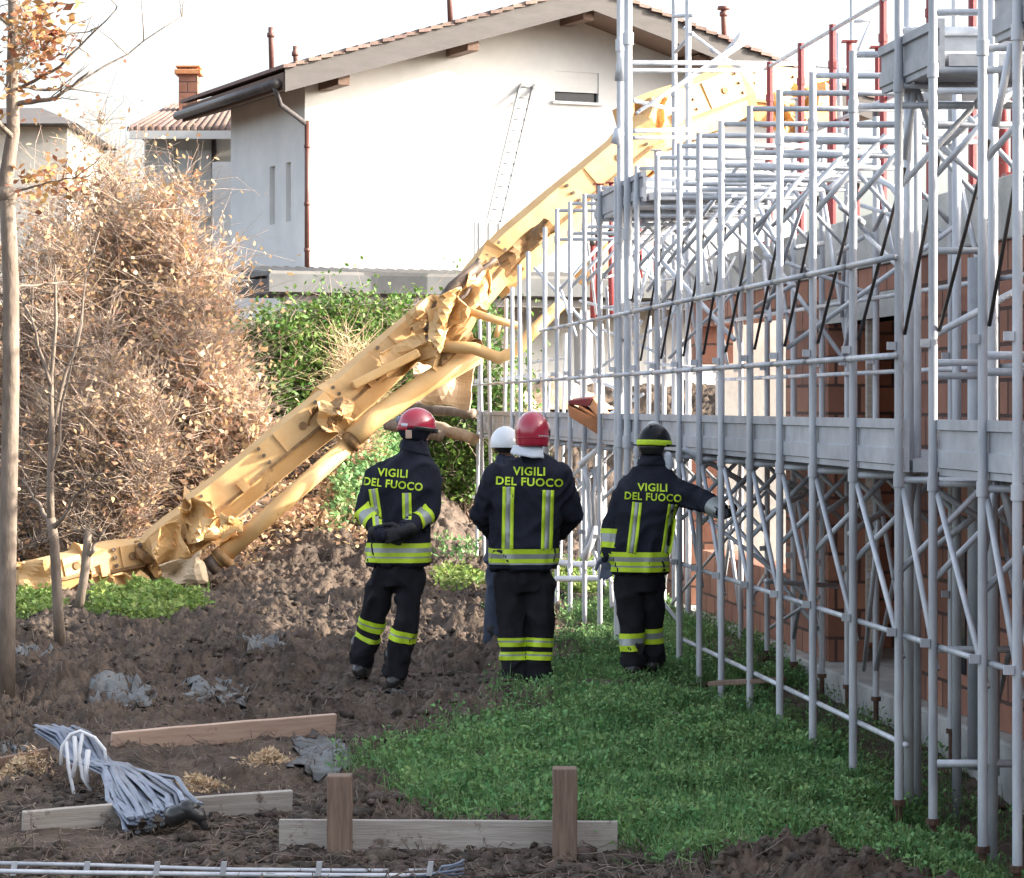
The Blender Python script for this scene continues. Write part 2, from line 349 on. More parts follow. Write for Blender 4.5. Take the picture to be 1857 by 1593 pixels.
def build_weeds():
    n = 110000
    pz = 1 / RNG.uniform(1 / 34.0, 1 / 11.4, n); px = RNG.uniform(-.08, .24, n) * pz
    gs = gsoft(px, pz); k = (RNG.uniform(size=n) < gs ** 1.6) & (gs > .1) & (px + .1174 * pz < 4.75) & ((px + .1174 * pz < 3.8) | (pz > 20.8) | (RNG.uniform(size=n) < .05)); dens = vnoise(px * 1.6, pz * 1.1, 31) * .5 + .5 + .4 * vnoise(px * 5, pz * 4, 32)
    k &= RNG.uniform(0, 1, n) < np.clip(dens * 2.0 - .38 + .5 * vnoise(px * .9, pz * .5, 35), .02, 1)
    px, pz, dens = px[k], pz[k], dens[k]
    hgt = np.clip(.03 + .12 * dens * gs[k], .025, .19) if False else np.clip(.03 + .12 * dens, .025, .19)
    m = 7; bx = np.repeat(px, m) + RNG.normal(0, .035, len(px) * m); bz = np.repeat(pz, m) + RNG.normal(0, .05, len(px) * m)
    h = np.repeat(hgt, m) * RNG.uniform(.15, 1, len(bx))
    pos = np.stack([bx, bz, gh(bx, bz) + h], -1)
    v1, q1 = leaves(pos, RNG.uniform(.014, .046, len(bx)), RNG.uniform(.008, .026, len(bx)), .8)
    st = pos.copy(); st[:, 2] -= h + .02; st[:, :2] += RNG.normal(0, .015, (len(st), 2))
    sel = RNG.uniform(size=len(st)) < .45
    v2, q2 = stalks(st[sel], pos[sel], .0025)
    nb = 60000; j = RNG.integers(0, len(px), nb); gx = px[j] + RNG.normal(0, .05, nb); gz = pz[j] + RNG.normal(0, .08, nb)
    v3, q3 = leaves(np.stack([gx, gz, gh(gx, gz)], -1), RNG.uniform(.05, .17, nb), RNG.uniform(.003, .007, nb), 2.0)
    v, q = merge([(v1, q1), (v2, q2), (v3, q3)])
    o = npmesh("weeds", v, q, M['weed']); tag(o, "low green weeds covering the shaded ground along the scaffolding", "weeds", kind="stuff")
    # weeds on the bank behind the people
    n = 4200; pz = RNG.uniform(33.5, 41, n); px = RNG.uniform(-2.35, .2, n)
    k = (RNG.uniform(size=n) < np.clip(.25 + vnoise(px * 1.3, pz * .8, 33) * 1.1, 0, 1)) & (px + .1174 * pz < 3.5)
    px, pz = px[k], pz[k]; m = 8
    bx = np.repeat(px, m) + RNG.normal(0, .06, len(px) * m); bz = np.repeat(pz, m) + RNG.normal(0, .08, len(px) * m); h = RNG.uniform(.02, .3, len(bx))
    pos = np.stack([bx, bz, gh(bx, bz) + h], -1)
    v, q = leaves(pos, RNG.uniform(.05, .1, len(bx)), RNG.uniform(.03, .06, len(bx)), .8)
    o = npmesh("bank_weeds", v, q, M['weed']); tag(o, "tangled green weeds on the bank behind the people", "weeds", kind="stuff")
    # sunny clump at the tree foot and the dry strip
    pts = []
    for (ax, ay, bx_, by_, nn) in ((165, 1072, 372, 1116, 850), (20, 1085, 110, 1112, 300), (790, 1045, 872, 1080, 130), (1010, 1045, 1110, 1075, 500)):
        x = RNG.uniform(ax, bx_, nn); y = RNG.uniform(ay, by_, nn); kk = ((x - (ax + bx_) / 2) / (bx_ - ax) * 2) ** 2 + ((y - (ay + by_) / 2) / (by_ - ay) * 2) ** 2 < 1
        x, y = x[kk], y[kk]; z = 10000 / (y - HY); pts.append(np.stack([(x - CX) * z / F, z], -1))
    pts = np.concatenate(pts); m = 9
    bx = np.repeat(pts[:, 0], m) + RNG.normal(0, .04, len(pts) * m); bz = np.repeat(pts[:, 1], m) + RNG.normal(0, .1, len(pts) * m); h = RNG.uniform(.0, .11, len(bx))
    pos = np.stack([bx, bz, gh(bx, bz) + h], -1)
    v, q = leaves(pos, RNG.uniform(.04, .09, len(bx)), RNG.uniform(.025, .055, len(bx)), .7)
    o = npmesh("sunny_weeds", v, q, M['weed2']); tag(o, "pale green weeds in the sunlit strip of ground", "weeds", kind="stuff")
build_weeds()

def build_litter():
    # clods
    ico_v = []; t = (1 + 5 ** .5) / 2
    for a in (-1, 1):
        for b in (-t, t): ico_v += [(a, b, 0), (0, a, b), (b, 0, a)]
    iv = np.array(ico_v, float); iv /= np.linalg.norm(iv[0])
    tri = []
    for i in range(12):
        for j in range(i + 1, 12):
            for k in range(j + 1, 12):
                if all(abs(np.linalg.norm(iv[a] - iv[b]) - 1.0515) < .02 for a, b in ((i, j), (j, k), (i, k))):
                    tri.append((i, j, k) if np.dot(np.cross(iv[j] - iv[i], iv[k] - iv[i]), iv[i]) > 0 else (i, k, j))
    tri = np.array(tri)
    n = 26000; pz = 1 / RNG.uniform(1 / 36.0, 1 / 10.5, n); px = RNG.uniform(-.25, .22, n) * pz
    k = (gmask(px, pz) < .5) & (vnoise(px * 1.8, pz * 1.1, 41) + RNG.uniform(-.6, .6, n) > -.05); px, pz = px[k], pz[k]; n = len(px)
    s = np.exp(RNG.normal(-4.35, .55, n)); s = np.clip(s, .004, .04)
    base = np.stack([px, pz, gh(px, pz) + s * .25], -1)
    sc = RNG.uniform(.6, 1.5, (n, 12, 1)) * np.stack([RNG.uniform(.8, 1.6, n), RNG.uniform(.8, 1.6, n), RNG.uniform(.5, .9, n)], -1)[:, None, :]
    v = base[:, None, :] + iv[None] * sc * s[:, None, None]
    q = (np.arange(n)[:, None, None] * 12 + tri[None]).reshape(-1, 3)
    o = npmesh("earth_clods", v.reshape(-1, 3), q, M['clod'], n=3); tag(o, "loose lumps of dark earth strewn over the plot", "clods", kind="stuff")
    # roots, twigs and dead stalks
    parts = []
    n = 3400; pz = 1 / RNG.uniform(1 / 38.0, 1 / 11.0, n); px = RNG.uniform(-.22, .1, n) * pz; k = gmask(px, pz) < .5; px, pz = px[k], pz[k]; n = len(px)
    a = RNG.uniform(0, 6.28, n); l = RNG.gamma(1.6, .075, n)
    p = np.stack([px, pz, gh(px, pz) + .012], -1)
    for seg in range(4):
        a = a + RNG.normal(0, .5, n); qn = p.copy(); qn[:, 0] += np.cos(a) * l / 4; qn[:, 1] += np.sin(a) * l / 4
        qn[:, 2] = gh(qn[:, 0], qn[:, 1]) + .015 + np.abs(RNG.normal(0, .022, n)); parts.append(stalks(p, qn, RNG.uniform(.0015, .0042, n))); p = qn
    v, q = merge(parts)
    o = npmesh("roots_and_twigs", v, q, M['root']); tag(o, "pale roots and dry twigs scattered on the soil", "twigs", kind="stuff")
    # dead leaves on the bank below the hedge
    n = 26000; pz = RNG.uniform(33.2, 39, n); px = RNG.uniform(-8.5, -1.2, n); k = RNG.uniform(size=n) < np.clip(.55 + .9 * vnoise(px * 1.1, pz * .8, 44) - sstep(-3.6, -1.4, px) * .55, 0, 1); px, pz = px[k], pz[k]
    pos = np.stack([px, pz, gh(px, pz) + RNG.uniform(0, .16, len(px)) * (1 + vnoise(px * 2, pz * 2, 45))], -1)
    v, q = leaves(pos, RNG.uniform(.05, .13, len(px)), RNG.uniform(.03, .08, len(px)), .5)
    o = npmesh("leaf_litter", v, q, M['dryleaf']); tag(o, "dead brown leaves heaped below the dry hedge", "leaf litter", kind="stuff")
build_litter()

# ------------------------------------------------------------------ trees and shrubs
def wander(a, b, n, amp, seed):
    a, b = Vector(a), Vector(b); out = []
    for i in range(n + 1):
        t = i / n; p = a.lerp(b, t); w = amp * math.sin(math.pi * t) if i < n else amp * .4
        out.append(p + Vector((mn.noise((seed, t * 3, 0)), mn.noise((seed, t * 3, 7)), mn.noise((seed, t * 3, 13)) * .4)) * w)
    return out
def shrub(name, label, cat, px, z, top, width, depth, nstem, ntwig, nleaf, lsize, leafmat, twigmat, group, seed, r0=.02, base_h=None, lean=0.0, twig_r=.005, dense=.35):
    rg = np.random.default_rng(seed); x = (px - CX) * z / F
    g = float(gh(x, z, False)) if base_h is None else base_h
    root = thing(name, label, cat, (x, z, g), group)
    P0, P1, Rr = [], [], []; tips = []
    H = top - g
    for i in range(nstem):
        ang = rg.uniform(0, 6.28); rad = math.sqrt(rg.uniform(0, 1)); tx = x + lean + math.cos(ang) * rad * width; tz = z + math.sin(ang) * rad * depth
        hh = H * (1 - .5 * rad ** 2) * rg.uniform(.65, 1.0)
        p = np.array([x + rg.normal(0, .12 * width), z + rg.normal(0, .12 * depth), g - .05]); e = np.array([tx, tz, g + hh]); k = 9; prev = p
        for s in range(1, k + 1):
            t = s / k; c = p * (1 - t) + e * t; c[:2] += (e[:2] - p[:2]) * (t ** .7 - t) * .6; c = c + rg.normal(0, .05, 3) * (1 - .4 * t)
            P0.append(prev); P1.append(c); Rr.append(r0 * (1 - .8 * t)); prev = c
            if s > 1: tips.append(c)
    tips = np.array(tips)
    ii = rg.integers(0, len(tips), ntwig); p = tips[ii] + rg.normal(0, .03, (ntwig, 3)); L = rg.gamma(3, .09, ntwig)[:, None] * (H / 4.0) ** .5
    d = rg.normal(size=(ntwig, 3)); d[:, 2] = np.abs(d[:, 2]) * .8 + .05; d /= np.linalg.norm(d, axis=1)[:, None]
    e = p + d * L; e2 = e + (d + rg.normal(0, .5, (ntwig, 3))) * L * .6
    v1, q1 = stalks(np.array(P0), np.array(P1), np.array(Rr)); v2, q2 = stalks(p, e, twig_r); v3, q3 = stalks(e, e2, twig_r * .6)
    v, q = merge([(v1, q1), (v2, q2), (v3, q3)]); npmesh("branches", v, q, twigmat, root)
    src = np.concatenate([e, e2, (p + e) / 2]); cl = src[rg.integers(0, len(src), nleaf)]
    keep = np.array([mn.noise(Vector(c) * 1.3 + Vector((seed, 0, 0))) for c in cl]) + rg.normal(0, .18, len(cl)) > -dense
    cl = cl[keep] + rg.normal(0, lsize * .8, (keep.sum(), 3))
    v, q = leaves(cl, rg.uniform(.6, 1.4, len(cl)) * lsize, rg.uniform(.35, .8, len(cl)) * lsize, .9, -.1); npmesh("foliage", v, q, leafmat, root)
    return root
dry = "dry brown shrubs on the bank"
shrub("dry_shrub", "tallest dry brown shrub, its top bare against the sky left of the grey annexe", "shrub", 205, 36.5, 6.15, 1.0, .8, 60, 11000, 17000, .085, M['dryleaf'], M['twig'], dry, 1)
shrub("dry_shrub", "dry brown shrub with thick leaves just left of the white house corner", "shrub", 325, 36.0, 4.95, .85, .8, 55, 10000, 17000, .09, M['dryleaf'], M['twig'], dry, 2)
shrub("dry_shrub", "twiggy dry shrub close behind the tall tree trunk at left", "shrub", 85, 35.5, 5.0, .85, .8, 50, 9000, 9000, .085, M['dryleaf'], M['twig'], dry, 3)
shrub("dry_shrub", "tangled grey brown shrub low behind the thin forked tree", "shrub", 175, 34.2, 3.1, .95, .5, 60, 8500, 6500, .08, M['dryleaf'], M['twig'], dry, 4)
shrub("dry_shrub", "low leafy brown shrub above the boom beside the green hedge", "shrub", 375, 35.0, 3.3, .68, .5, 40, 5500, 8000, .1, M['dryleaf'], M['twig'], dry, 5)
shrub("dry_shrub", "dry brown shrub cut off by the left edge of the photo", "shrub", -70, 36.0, 5.2, .9, .8, 40, 6000, 9000, .09, M['dryleaf'], M['twig'], dry, 6)
grn = "green hedge plants below the white house"
shrub("green_hedge_shrub", "dark green shrub nearest the dry brown shrubs under the canopy", "shrub", 500, 40.2, 3.55, .75, .7, 40, 3500, 26000, .085, M['leaf'], M['twig'], grn, 11, dense=.5)
shrub("green_hedge_shrub", "green shrub in the middle of the hedge below the white canopy", "shrub", 610, 40.6, 3.6, .75, .7, 40, 3500, 26000, .085, M['leaf'], M['twig'], grn, 12, dense=.5)
shrub("green_hedge_shrub", "green shrub directly behind the crumpled middle of the yellow boom", "shrub", 725, 40.8, 3.65, .75, .7, 40, 3500, 24000, .085, M['leaf'], M['twig'], grn, 13, dense=.5)
shrub("green_hedge_shrub", "green shrub at the right end of the hedge behind the scaffolding poles", "shrub", 850, 41.0, 3.55, .8, .7, 40, 3500, 24000, .085, M['leaf'], M['twig'], grn, 14, dense=.5)
shrub("dry_weed_clump", "tall straw coloured dead weeds standing in front of the green hedge", "weeds", 640, 38.6, 3.35, .32, .3, 60, 1800, 700, .05, M['straw'], M['straw'], None, 15, r0=.008, twig_r=.004)

def branch_tree():
    z = 19.0; base = P(8, 1258, z); root = thing("tree", "tall slim grey tree trunk rising along the left edge of the photo", "tree", base)
    pts = [P(8, 1275, z), P(12, 1100, z), P(16, 900, z), P(20, 700, z), P(20, 520, z), P(14, 380, z), P(10, 330, z), P(24, 240, z), P(22, 150, z), P(24, 40, z), P(22, -120, z)]
    mb = MB(); mb.tube(pts, [.075, .062, .06, .058, .056, .055, .052, .046, .042, .036, .03], 14)
    mb.ell(P(12, 352, z), (.075, 0, 0), (0, .075, 0), (0, 0, .07), 12, 8); mb.build("trunk", M['bark'], root, True)
    br = [((28, 190), (100, 178), (165, 128), .020), ((30, 165), (110, 120), (210, 18), .014), ((30, 158), (120, 165), (330, 30), .012), ((26, 260), (-30, 180), (-90, 120), .02),
          ((22, 120), (60, 60), (110, -20), .016), ((25, 60), (-10, 20), (-40, -40), .014), ((20, 350), (90, 330), (160, 320), .01), ((30, 520), (90, 515), (130, 510), .009), ((24, 90), (70, 90), (115, 60), .01)]
    for k, (a, b, c, r) in enumerate(br):
        mb = MB(); dz = R.uniform(-.5, .5)
        A, B, C_ = P(*a, z), P(*b, z + dz * .5), P(*c, z + dz)
        p = wander(A, B, 5, .05, k + 3)[:-1] + wander(B, C_, 6, .06, k + 40); mb.tube(p, [r * (1 - .7 * i / (len(p) - 1)) for i in range(len(p))], 7)
        for q in range(6):
            i = R.randrange(4, len(p)); d = Vector((R.uniform(-.5, 1), R.uniform(-.6, .6), R.uniform(-.1, .8))).normalized() * R.uniform(.12, .4)
            mb.tube(wander(p[i], p[i] + d, 4, .04, q + k * 9), [.005, .0045, .004, .003, .002], 5)
        mb.build("branch", M['bark'], root, True)
    pos = np.array([tuple(P(R.gauss(72, 30), R.gauss(70, 42), z + R.uniform(-.4, .4))) for _ in range(430)] + [tuple(P(R.gauss(80, 40), R.gauss(330, 22), z + R.uniform(-.3, .3))) for _ in range(120)]
                   + [tuple(P(R.gauss(20, 30), R.gauss(120, 70), z + R.uniform(-.3, .3))) for _ in range(120)])
    v, q = leaves(pos, RNG.uniform(.04, .1, len(pos)), RNG.uniform(.025, .055, len(pos)), .6, -.3); npmesh("foliage", v, q, M['rustleaf'], root)
    p0 = np.array([tuple(P(R.uniform(20, 60), R.uniform(-20, 140), z + R.uniform(-.3, .3))) for _ in range(110)]); p1 = p0 + RNG.normal(0, .1, p0.shape)
    v, q = stalks(p0, p1, .003); npmesh("twigs", v, q, M['bark'], root)
branch_tree()
def young_tree(label, spine, rad, branches, z, seed):
    root = thing("young_tree", label, "tree", P(*spine[0], z)); mb = MB()
    mb.tube([P(*p, z) for p in spine], rad, 10); mb.build("trunk", M['bark'], root, True)
    rr = random.Random(seed)
    for k, (a, b, r) in enumerate(branches):
        mb = MB(); A, B = P(*a, z), P(*b, z + rr.uniform(-.4, .4)); p = wander(A, B, 9, .1, seed + k); mb.tube(p, [r * (1 - .75 * i / 9) for i in range(10)], 6)
        for q in range(9):
            i = rr.randrange(3, 9); d = Vector((rr.uniform(-1, 1), rr.uniform(-.6, .6), rr.uniform(.0, 1))).normalized() * rr.uniform(.15, .5)
            mb.tube(wander(p[i], p[i] + d, 4, .06, q + k), [.006, .005, .004, .003, .002], 4)
        mb.build("branch", M['bark'], root, True)
young_tree("thin forked bare tree in front of the end of the yellow boom", [(110, 1185), (104, 1080), (98, 980), (92, 940)], [.052, .045, .042, .04],
           [((92, 945), (100, 480), .034), ((94, 950), (40, 870), .022), ((96, 960), (185, 850), .022), ((90, 800), (180, 420), .02), ((92, 700), (20, 480), .018), ((90, 980), (30, 1000), .018), ((88, 870), (150, 560), .016)], 23.0, 50)
young_tree("short dead forked stem beside the thin bare tree", [(140, 1118), (152, 1050), (158, 1000), (160, 960)], [.05, .045, .05, .03],
           [((158, 1010), (190, 960), .028), ((145, 1090), (112, 1118), .03), ((157, 1000), (150, 940), .02)], 27.5, 60)
# ------------------------------------------------------------------ white house
HO = P(553, HY, 48.0); HO.z = 0
HA = Vector((.916, .401, 0)).normalized(); HN = Vector((-HA.y, HA.x, 0))
def H(s, t, z): return HO + HA * s + HN * t + Vector((0, 0, z))
def roof_low(s): return 9.05 - .297 * abs(s - 5.0)
def build_house():
    root = thing("white_house", "white rendered gabled house with grey verge boards standing behind the hedge", "house", H(5, 2, 2))
    mb = MB(); W = 10.0; D = 4.2
    prof = [(0, 1.5), (W, 1.5), (W, roof_low(W) + .02), (5.0, roof_low(5) + .02), (0, roof_low(0) + .02)]
    # gable wall with two openings is assembled from panels so that the windows are real recesses
    holes = [(4.05, 4.92, 7.28, 7.64)]
    def quad(s0, s1, z0, z1, t=0.0):
        mb.add([H(s0, t, z0), H(s1, t, z0), H(s1, t, z1), H(s0, t, z1)], [(0, 1, 2, 3)])
    hs = (4.78, 5.66); hz = (7.51, 7.5)
    ws = (4.7, 5.2); wz = (5.75, 6.3)
    def top(s): return roof_low(s) + .02
    def col(s0, s1, z0):                          # from z0 up to the roof line
        pts = [H(s0, 0, z0), H(s1, 0, z0), H(s1, 0, top(s1))]
        if s0 < 5 < s1: pts.append(H(5, 0, top(5)))
        pts.append(H(s0, 0, top(s0))); mb.add(pts, [tuple(range(len(pts)))])
    col(0, ws[0], 1.5); col(hs[1], W, 1.5)
    quad(ws[0], hs[1], 1.5, wz[0]); quad(ws[1], hs[1], wz[0], wz[1]); quad(ws[0], hs[1], wz[1], hz[0] )
    mb.add([H(ws[0], 0, hz[0]), H(hs[0], 0, hz[0]), H(hs[0], 0, hz[1] + .55), H(ws[0], 0, hz[1] + .55)], [(0, 1, 2, 3)])
    col(ws[0], hs[1], hz[1] + .55)
    for (a, b, c, d) in ((ws[0], ws[1], wz[0], wz[1]), (hs[0], hs[1], hz[0], hz[1] + .55)):   # reveals
        for (p, q) in (((a, c), (b, c)), ((b, c), (b, d)), ((b, d), (a, d)), ((a, d), (a, c))):
            mb.add([H(p[0], 0, p[1]), H(q[0], 0, q[1]), H(q[0], .14, q[1]), H(p[0], .14, p[1])], [(0, 1, 2, 3)])
    # left side wall with two tall slots, back and right walls
    sl = ((.75, 1.02), (1.62, 1.92)); z0, z1 = 5.25, 6.3
    def sq(t0, t1, a, b): mb.add([H(0, t0, a), H(0, t1, a), H(0, t1, b), H(0, t0, b)], [(0, 1, 2, 3)])
    ts = [0, sl[0][0], sl[0][1], sl[1][0], sl[1][1], D]
    for i in range(5):
        if i in (1, 3): sq(ts[i], ts[i + 1], 1.5, z0); sq(ts[i], ts[i + 1], z1, top(0))
        else: sq(ts[i], ts[i + 1], 1.5, top(0))
    for a, b in sl:
        for (p, q) in (((a, z0), (b, z0)), ((b, z0), (b, z1)), ((b, z1), (a, z1)), ((a, z1), (a, z0))):
            mb.add([H(0, p[0], p[1]), H(0, q[0], q[1]), H(.12, q[0], q[1]), H(.12, p[0], p[1])], [(0, 1, 2, 3)])
    mb.add([H(s, D, z) for s, z in prof], [(4, 3, 2, 1, 0)])
    mb.add([H(W, 0, 1.5), H(W, D, 1.5), H(W, D, top(W)), H(W, 0, top(W))], [(0, 1, 2, 3)])
    mb.build("wall", M['white'], root)
    for (a, b, c, d), frac in (((hs[0], hs[1], hz[0], hz[1] + .55), .68), ((ws[0], ws[1], wz[0], wz[1]), .0)):
        m = MB(); m.box(H((a + b) / 2, .11, (c + d) / 2), HA * (b - a) / 2, HN * .01, Vector((0, 0, (d - c) / 2))); w = m.build("window", M['glassdark'], root)
        m = MB()
        zt = d; zb = c + (d - c) * (1 - (frac or .9)); nz = max(3, int((zt - zb) / .05))
        for k in range(nz):
            m.box(H((a + b) / 2, .035, zb + (k + .5) * (zt - zb) / nz), HA * ((b - a) / 2 - .003), HN * (.012 + .003 * (k % 2)), Vector((0, 0, (zt - zb) / nz * .495)))
        m.build("shutter", M['white'], w)
        m = MB(); m.box(H((a + b) / 2, -.015, c - .03), HA * ((b - a) / 2 + .06), HN * .06, Vector((0, 0, .025))); m.build("sill", M['white'], w)
    for a, b in sl:
        m = MB(); m.box(H(.1, (a + b) / 2, (z0 + z1) / 2), HA * .01, HN * (b - a) / 2, Vector((0, 0, (z1 - z0) / 2))); m.build("window", M['shutter'], root)
    # roof
    T0, T1 = -1.12, 4.75; E0, E1 = -.78, 10.8
    m = MB()
    for (s0, s1) in ((E0, 5.0), (5.0, E1)):
        m.rings([[H(s0, t, roof_low(s0)), H(s1, t, roof_low(s1)), H(s1, t, roof_low(s1) + .3), H(s0, t, roof_low(s0) + .3)] for t in (T0, T1)])
    roof = m.build("roof", M['soffit'], root)
    m = MB()
    for (s0, s1) in ((E0 - .03, 5.0), (5.0, E1 + .03)):
        n = 26
        for i in range(n):                          # courses of tiles stepping down the slope
            a = s0 + (s1 - s0) * i / n; b = s0 + (s1 - s0) * (i + 1) / n
            za, zb = roof_low(a) + .37, roof_low(b) + .37
            if za > zb: zb += .035
            else: za += .035
            m.rings([[H(a, t, za - .03), H(b, t, zb - .03), H(b, t, zb + .03), H(a, t, za + .03)] for t in (T0 - .1 + .02 * math.sin(i * 2.1), T1 + .05)])
    m.build("roof_tiles", M['tile'], roof)
    for (s0, s1) in ((E0 + .02, 5.0), (5.0, E1)):
        m = MB(); m.rings([[H(s0, t, roof_low(s0) - .04), H(s1, t, roof_low(s1) - .04), H(s1, t, roof_low(s1) + .36), H(s0, t, roof_low(s0) + .36)] for t in (T0 - .04, T0 - .003)])
        m.build("verge_board", M['fascia'], root)
    for s in (.35, 2.75, 4.98, 7.3, 9.6):
        m = MB(); m.box(H(s, -.52, roof_low(s) - .1), HA * .11, HN * .5, Vector((0, 0, .09))); m.build("purlin_end", M['soffit'], root, bevel=.01)
    m = MB(); m.tube([H(E0 - .1, T0 + .05, roof_low(E0) + .12), H(E0 - .1, T1, roof_low(E0) + .12)], .085, 10); g = m.build("gutter", M['dark_metal'], root, True)
    m = MB(); m.tube([H(E1 + .1, T0 + .05, roof_low(E1) + .12), H(E1 + .1, T1, roof_low(E1) + .12)], .085, 10); m.build("gutter", M['dark_metal'], root, True)
    m = MB(); m.tube([H(E0 - .1, T0 + .15, roof_low(E0) + .06), H(E0 + .05, T0 + .3, 7.12), H(-.2, -.2, 6.98), H(-.02, -.06, 6.9)], .045, 8)
    m.build("gutter_outlet", M['dark_metal'], root, True)
    m = MB(); m.tube([H(.02, -.06, 6.95), H(.02, -.06, 4.4)], .045, 10)
    for z in (6.5, 5.5, 4.7): m.tube([H(.02, -.06, z - .03), H(.02, -.06, z + .03)], .056, 10)
    m.build("downpipe", M['brown_metal'], root, True)
    for (px, py0, py1, z, r) in ((491, 122, 50, 49.0, .045), (535, 108, 84, 49.3, .04), (815, 26, -20, 51, .05), (1312, 70, 12, 52.5, .05)):
        m = MB(); m.tube([P(px + 2, py0 + 20, z), P(px, py1 + 14, z), P(px, py1, z)], r, 10); m.tube([P(px, py1 + 18, z), P(px, py1 + 10, z)], r * 1.5, 10)
        if px > 800: m.tube([P(px, py1 + 6, z), P(px, py1, z)], [r * 2.4, r * 2.2], 10)
        m.build("roof_vent", M['brown_metal'], root, True)
    # canopy over the ground floor
    m = MB(); m.box(H(4.6, -.95, 3.98), HA * 5.9, HN * .95, Vector((0, 0, .13))); can = m.build("canopy", M['fascia'], root)
    m = MB(); m.box(H(4.6, -1.93, 4.03), HA * 5.92, HN * .05, Vector((0, 0, .15))); m.build("canopy_gutter", M['canopy_grey'], can)
    m = MB(); m.box(H(4.6, -1.7, 3.77), HA * 5.6, HN * .09, Vector((0, 0, .075))); m.build("canopy_beam", M['fascia_pale'], can)
    m = MB()
    for i in range(56):
        s = -1.2 + i * .21; m.tube([H(s, -1.9, 4.155), H(s, -.02, 4.36)], .06, 8)
    m.box(H(4.6, -1.0, 4.2), HA * 5.88, HN * .93, Vector((0, 0, .035))); m.build("canopy_tiles", M['fascia_pale'], can, True, 40)
    m = MB(); m.box(H(4.6, -1.6, 2.9), HA * .12, HN * .12, Vector((0, 0, .8))); m.build("canopy_post", M['white'], can)
    m = MB(); m.box(H(9.4, -1.6, 2.9), HA * .12, HN * .12, Vector((0, 0, .8))); m.build("canopy_post", M['white'], can)
    # ladder against the gable
    lad = thing("ladder", "aluminium ladder leaning against the white gable wall", "ladder", P(880, 440, 46.2))
    A, B = P(884, 455, 46.6), P(961, 130, 50.0); sd = HA * .13
    for k in (-1, 1):
        m = MB(); m.beam(A + sd * k, B + sd * k, .035, .075, up=HN); m.build("rail", M['ladder'], lad)
    for i in range(16):
        m = MB(); p = A.lerp(B, (i + .5) / 16); m.tube([p - sd, p + sd], .016, 6); m.build("rung", M['ladder'], lad, True)
    # balcony corner seen between ladder foot and boom
    m = MB()
    c = P(905, 440, 46.5); m.box(c, HA * .45, HN * .03, Vector((0, 0, .33)))
    for i in range(5): m.box(c + HA * (-.36 + .18 * i) - HN * .04, HA * .02, HN * .012, Vector((0, 0, .33)))
    o = m.build("balcony_screen", M['shutter'], None); tag(o, "grey slatted balcony screen behind the boom near the foot of the ladder", "screen")
build_house()

def build_annexe():
    root = thing("grey_annexe", "low grey house wing with tiled roof and brick chimney left of the white house", "house", P(350, 700, 55))
    z = 55.0; a = P(262, 700, z); b = P(470, 700, z); a.z = b.z = 1.5; d = Vector((0, 5, 0)); up = Vector((0, 0, P(0, 240, z).z - 1.5))
    m = MB(); m.rings([[a, b, b + d, a + d], [a + up, b + up, b + d + up, a + d + up]]); m.build("wall", M['plaster_in'], root)
    m = MB(); e0 = P(236, 238, z - .7); e1 = P(480, 238, z - .7); r0 = P(315, 196, z + 2.5); r1 = P(480, 190, z + 2.5); bk = Vector((0, 6.4, 0))
    m.add([e0, e1, r1, r0, e0 + bk, e1 + bk], [(0, 1, 2, 3), (3, 2, 5, 4), (0, 3, 4), (0, 4, 5, 1)])
    rf = m.build("roof", M['tile'], root)
    m = MB()
    for i in range(20): t = i / 19; m.tube([e0.lerp(e1, t) + Vector((0, 0, .04)), r0.lerp(r1, t) + Vector((0, 0, .04))], .07, 6)
    m.build("roof_tiles", M['tile'], rf, True)
    m = MB(); m.box((e0 + e1) / 2 - Vector((0, .05, .08)), Vector(((e1.x - e0.x) / 2, 0, 0)), Vector((0, .05, 0)), Vector((0, 0, .08))); m.build("gutter", M['shutter'], root)
    c = P(343, 170, z + 1.5); m = MB(); m.box(c, (.19, 0, 0), (0, .19, 0), (0, 0, .5)); ch = m.build("chimney", M['brick'], rf)
    m = MB(); m.box(c + Vector((0, 0, .42)), (.27, 0, 0), (0, .27, 0), (0, 0, .05)); m.box(c + Vector((0, 0, .53)), (.25, 0, 0), (0, .25, 0), (0, 0, .02)); m.build("chimney_cap", M['terracotta'], ch, bevel=.015)
    for x in (300, 335, 372):
        m = MB(); w = P(x, 330, z - .03); m.box(w, (.14, 0, 0), (0, .04, 0), (0, 0, .62)); o = m.build("window", M['shutter'], root)
        m = MB(); m.box(w - Vector((0, 0, .66)), (.2, 0, 0), (0, .08, 0), (0, 0, .03)); m.build("sill", M['white'], o)
    m = MB(); m.tube([P(388, 245, z - .1), P(388, 640, z - .1)], .05, 8); m.build("downpipe", M['dark_metal'], root, True)
    m = MB(); m.box(P(406, 420, z - .5), (.2, 0, 0), (0, .3, 0), (0, 0, 1.35)); m.build("side_wall", M['white'], root)
    # far house at the left edge
    root = thing("distant_house", "pale distant house with a low grey roof behind the tall tree trunk", "house", P(60, 300, 85)); z = 85.0
    a, b = P(-90, 222, z), P(122, 222, z); g = Vector((0, 0, -a.z + 1.5)); bk = Vector((0, 7, 0))
    m = MB(); m.rings([[a + g, b + g, b + bk + g, a + bk + g], [a, b, b + bk, a + bk]]); m.build("wall", M['plaster_in'], root)
    e0, e1 = P(-110, 224, z - 1), P(140, 224, z - 1); r0, r1 = P(-60, 196, z + 3), P(75, 196, z + 3); bk = Vector((0, 9, 0))
    m = MB(); m.add([e0, e1, r1, r0, e0 + bk, e1 + bk], [(0, 1, 2, 3), (3, 2, 5, 4), (0, 3, 4), (1, 5, 2), (0, 4, 5, 1)]); m.build("roof", M['fascia'], root)
build_annexe()

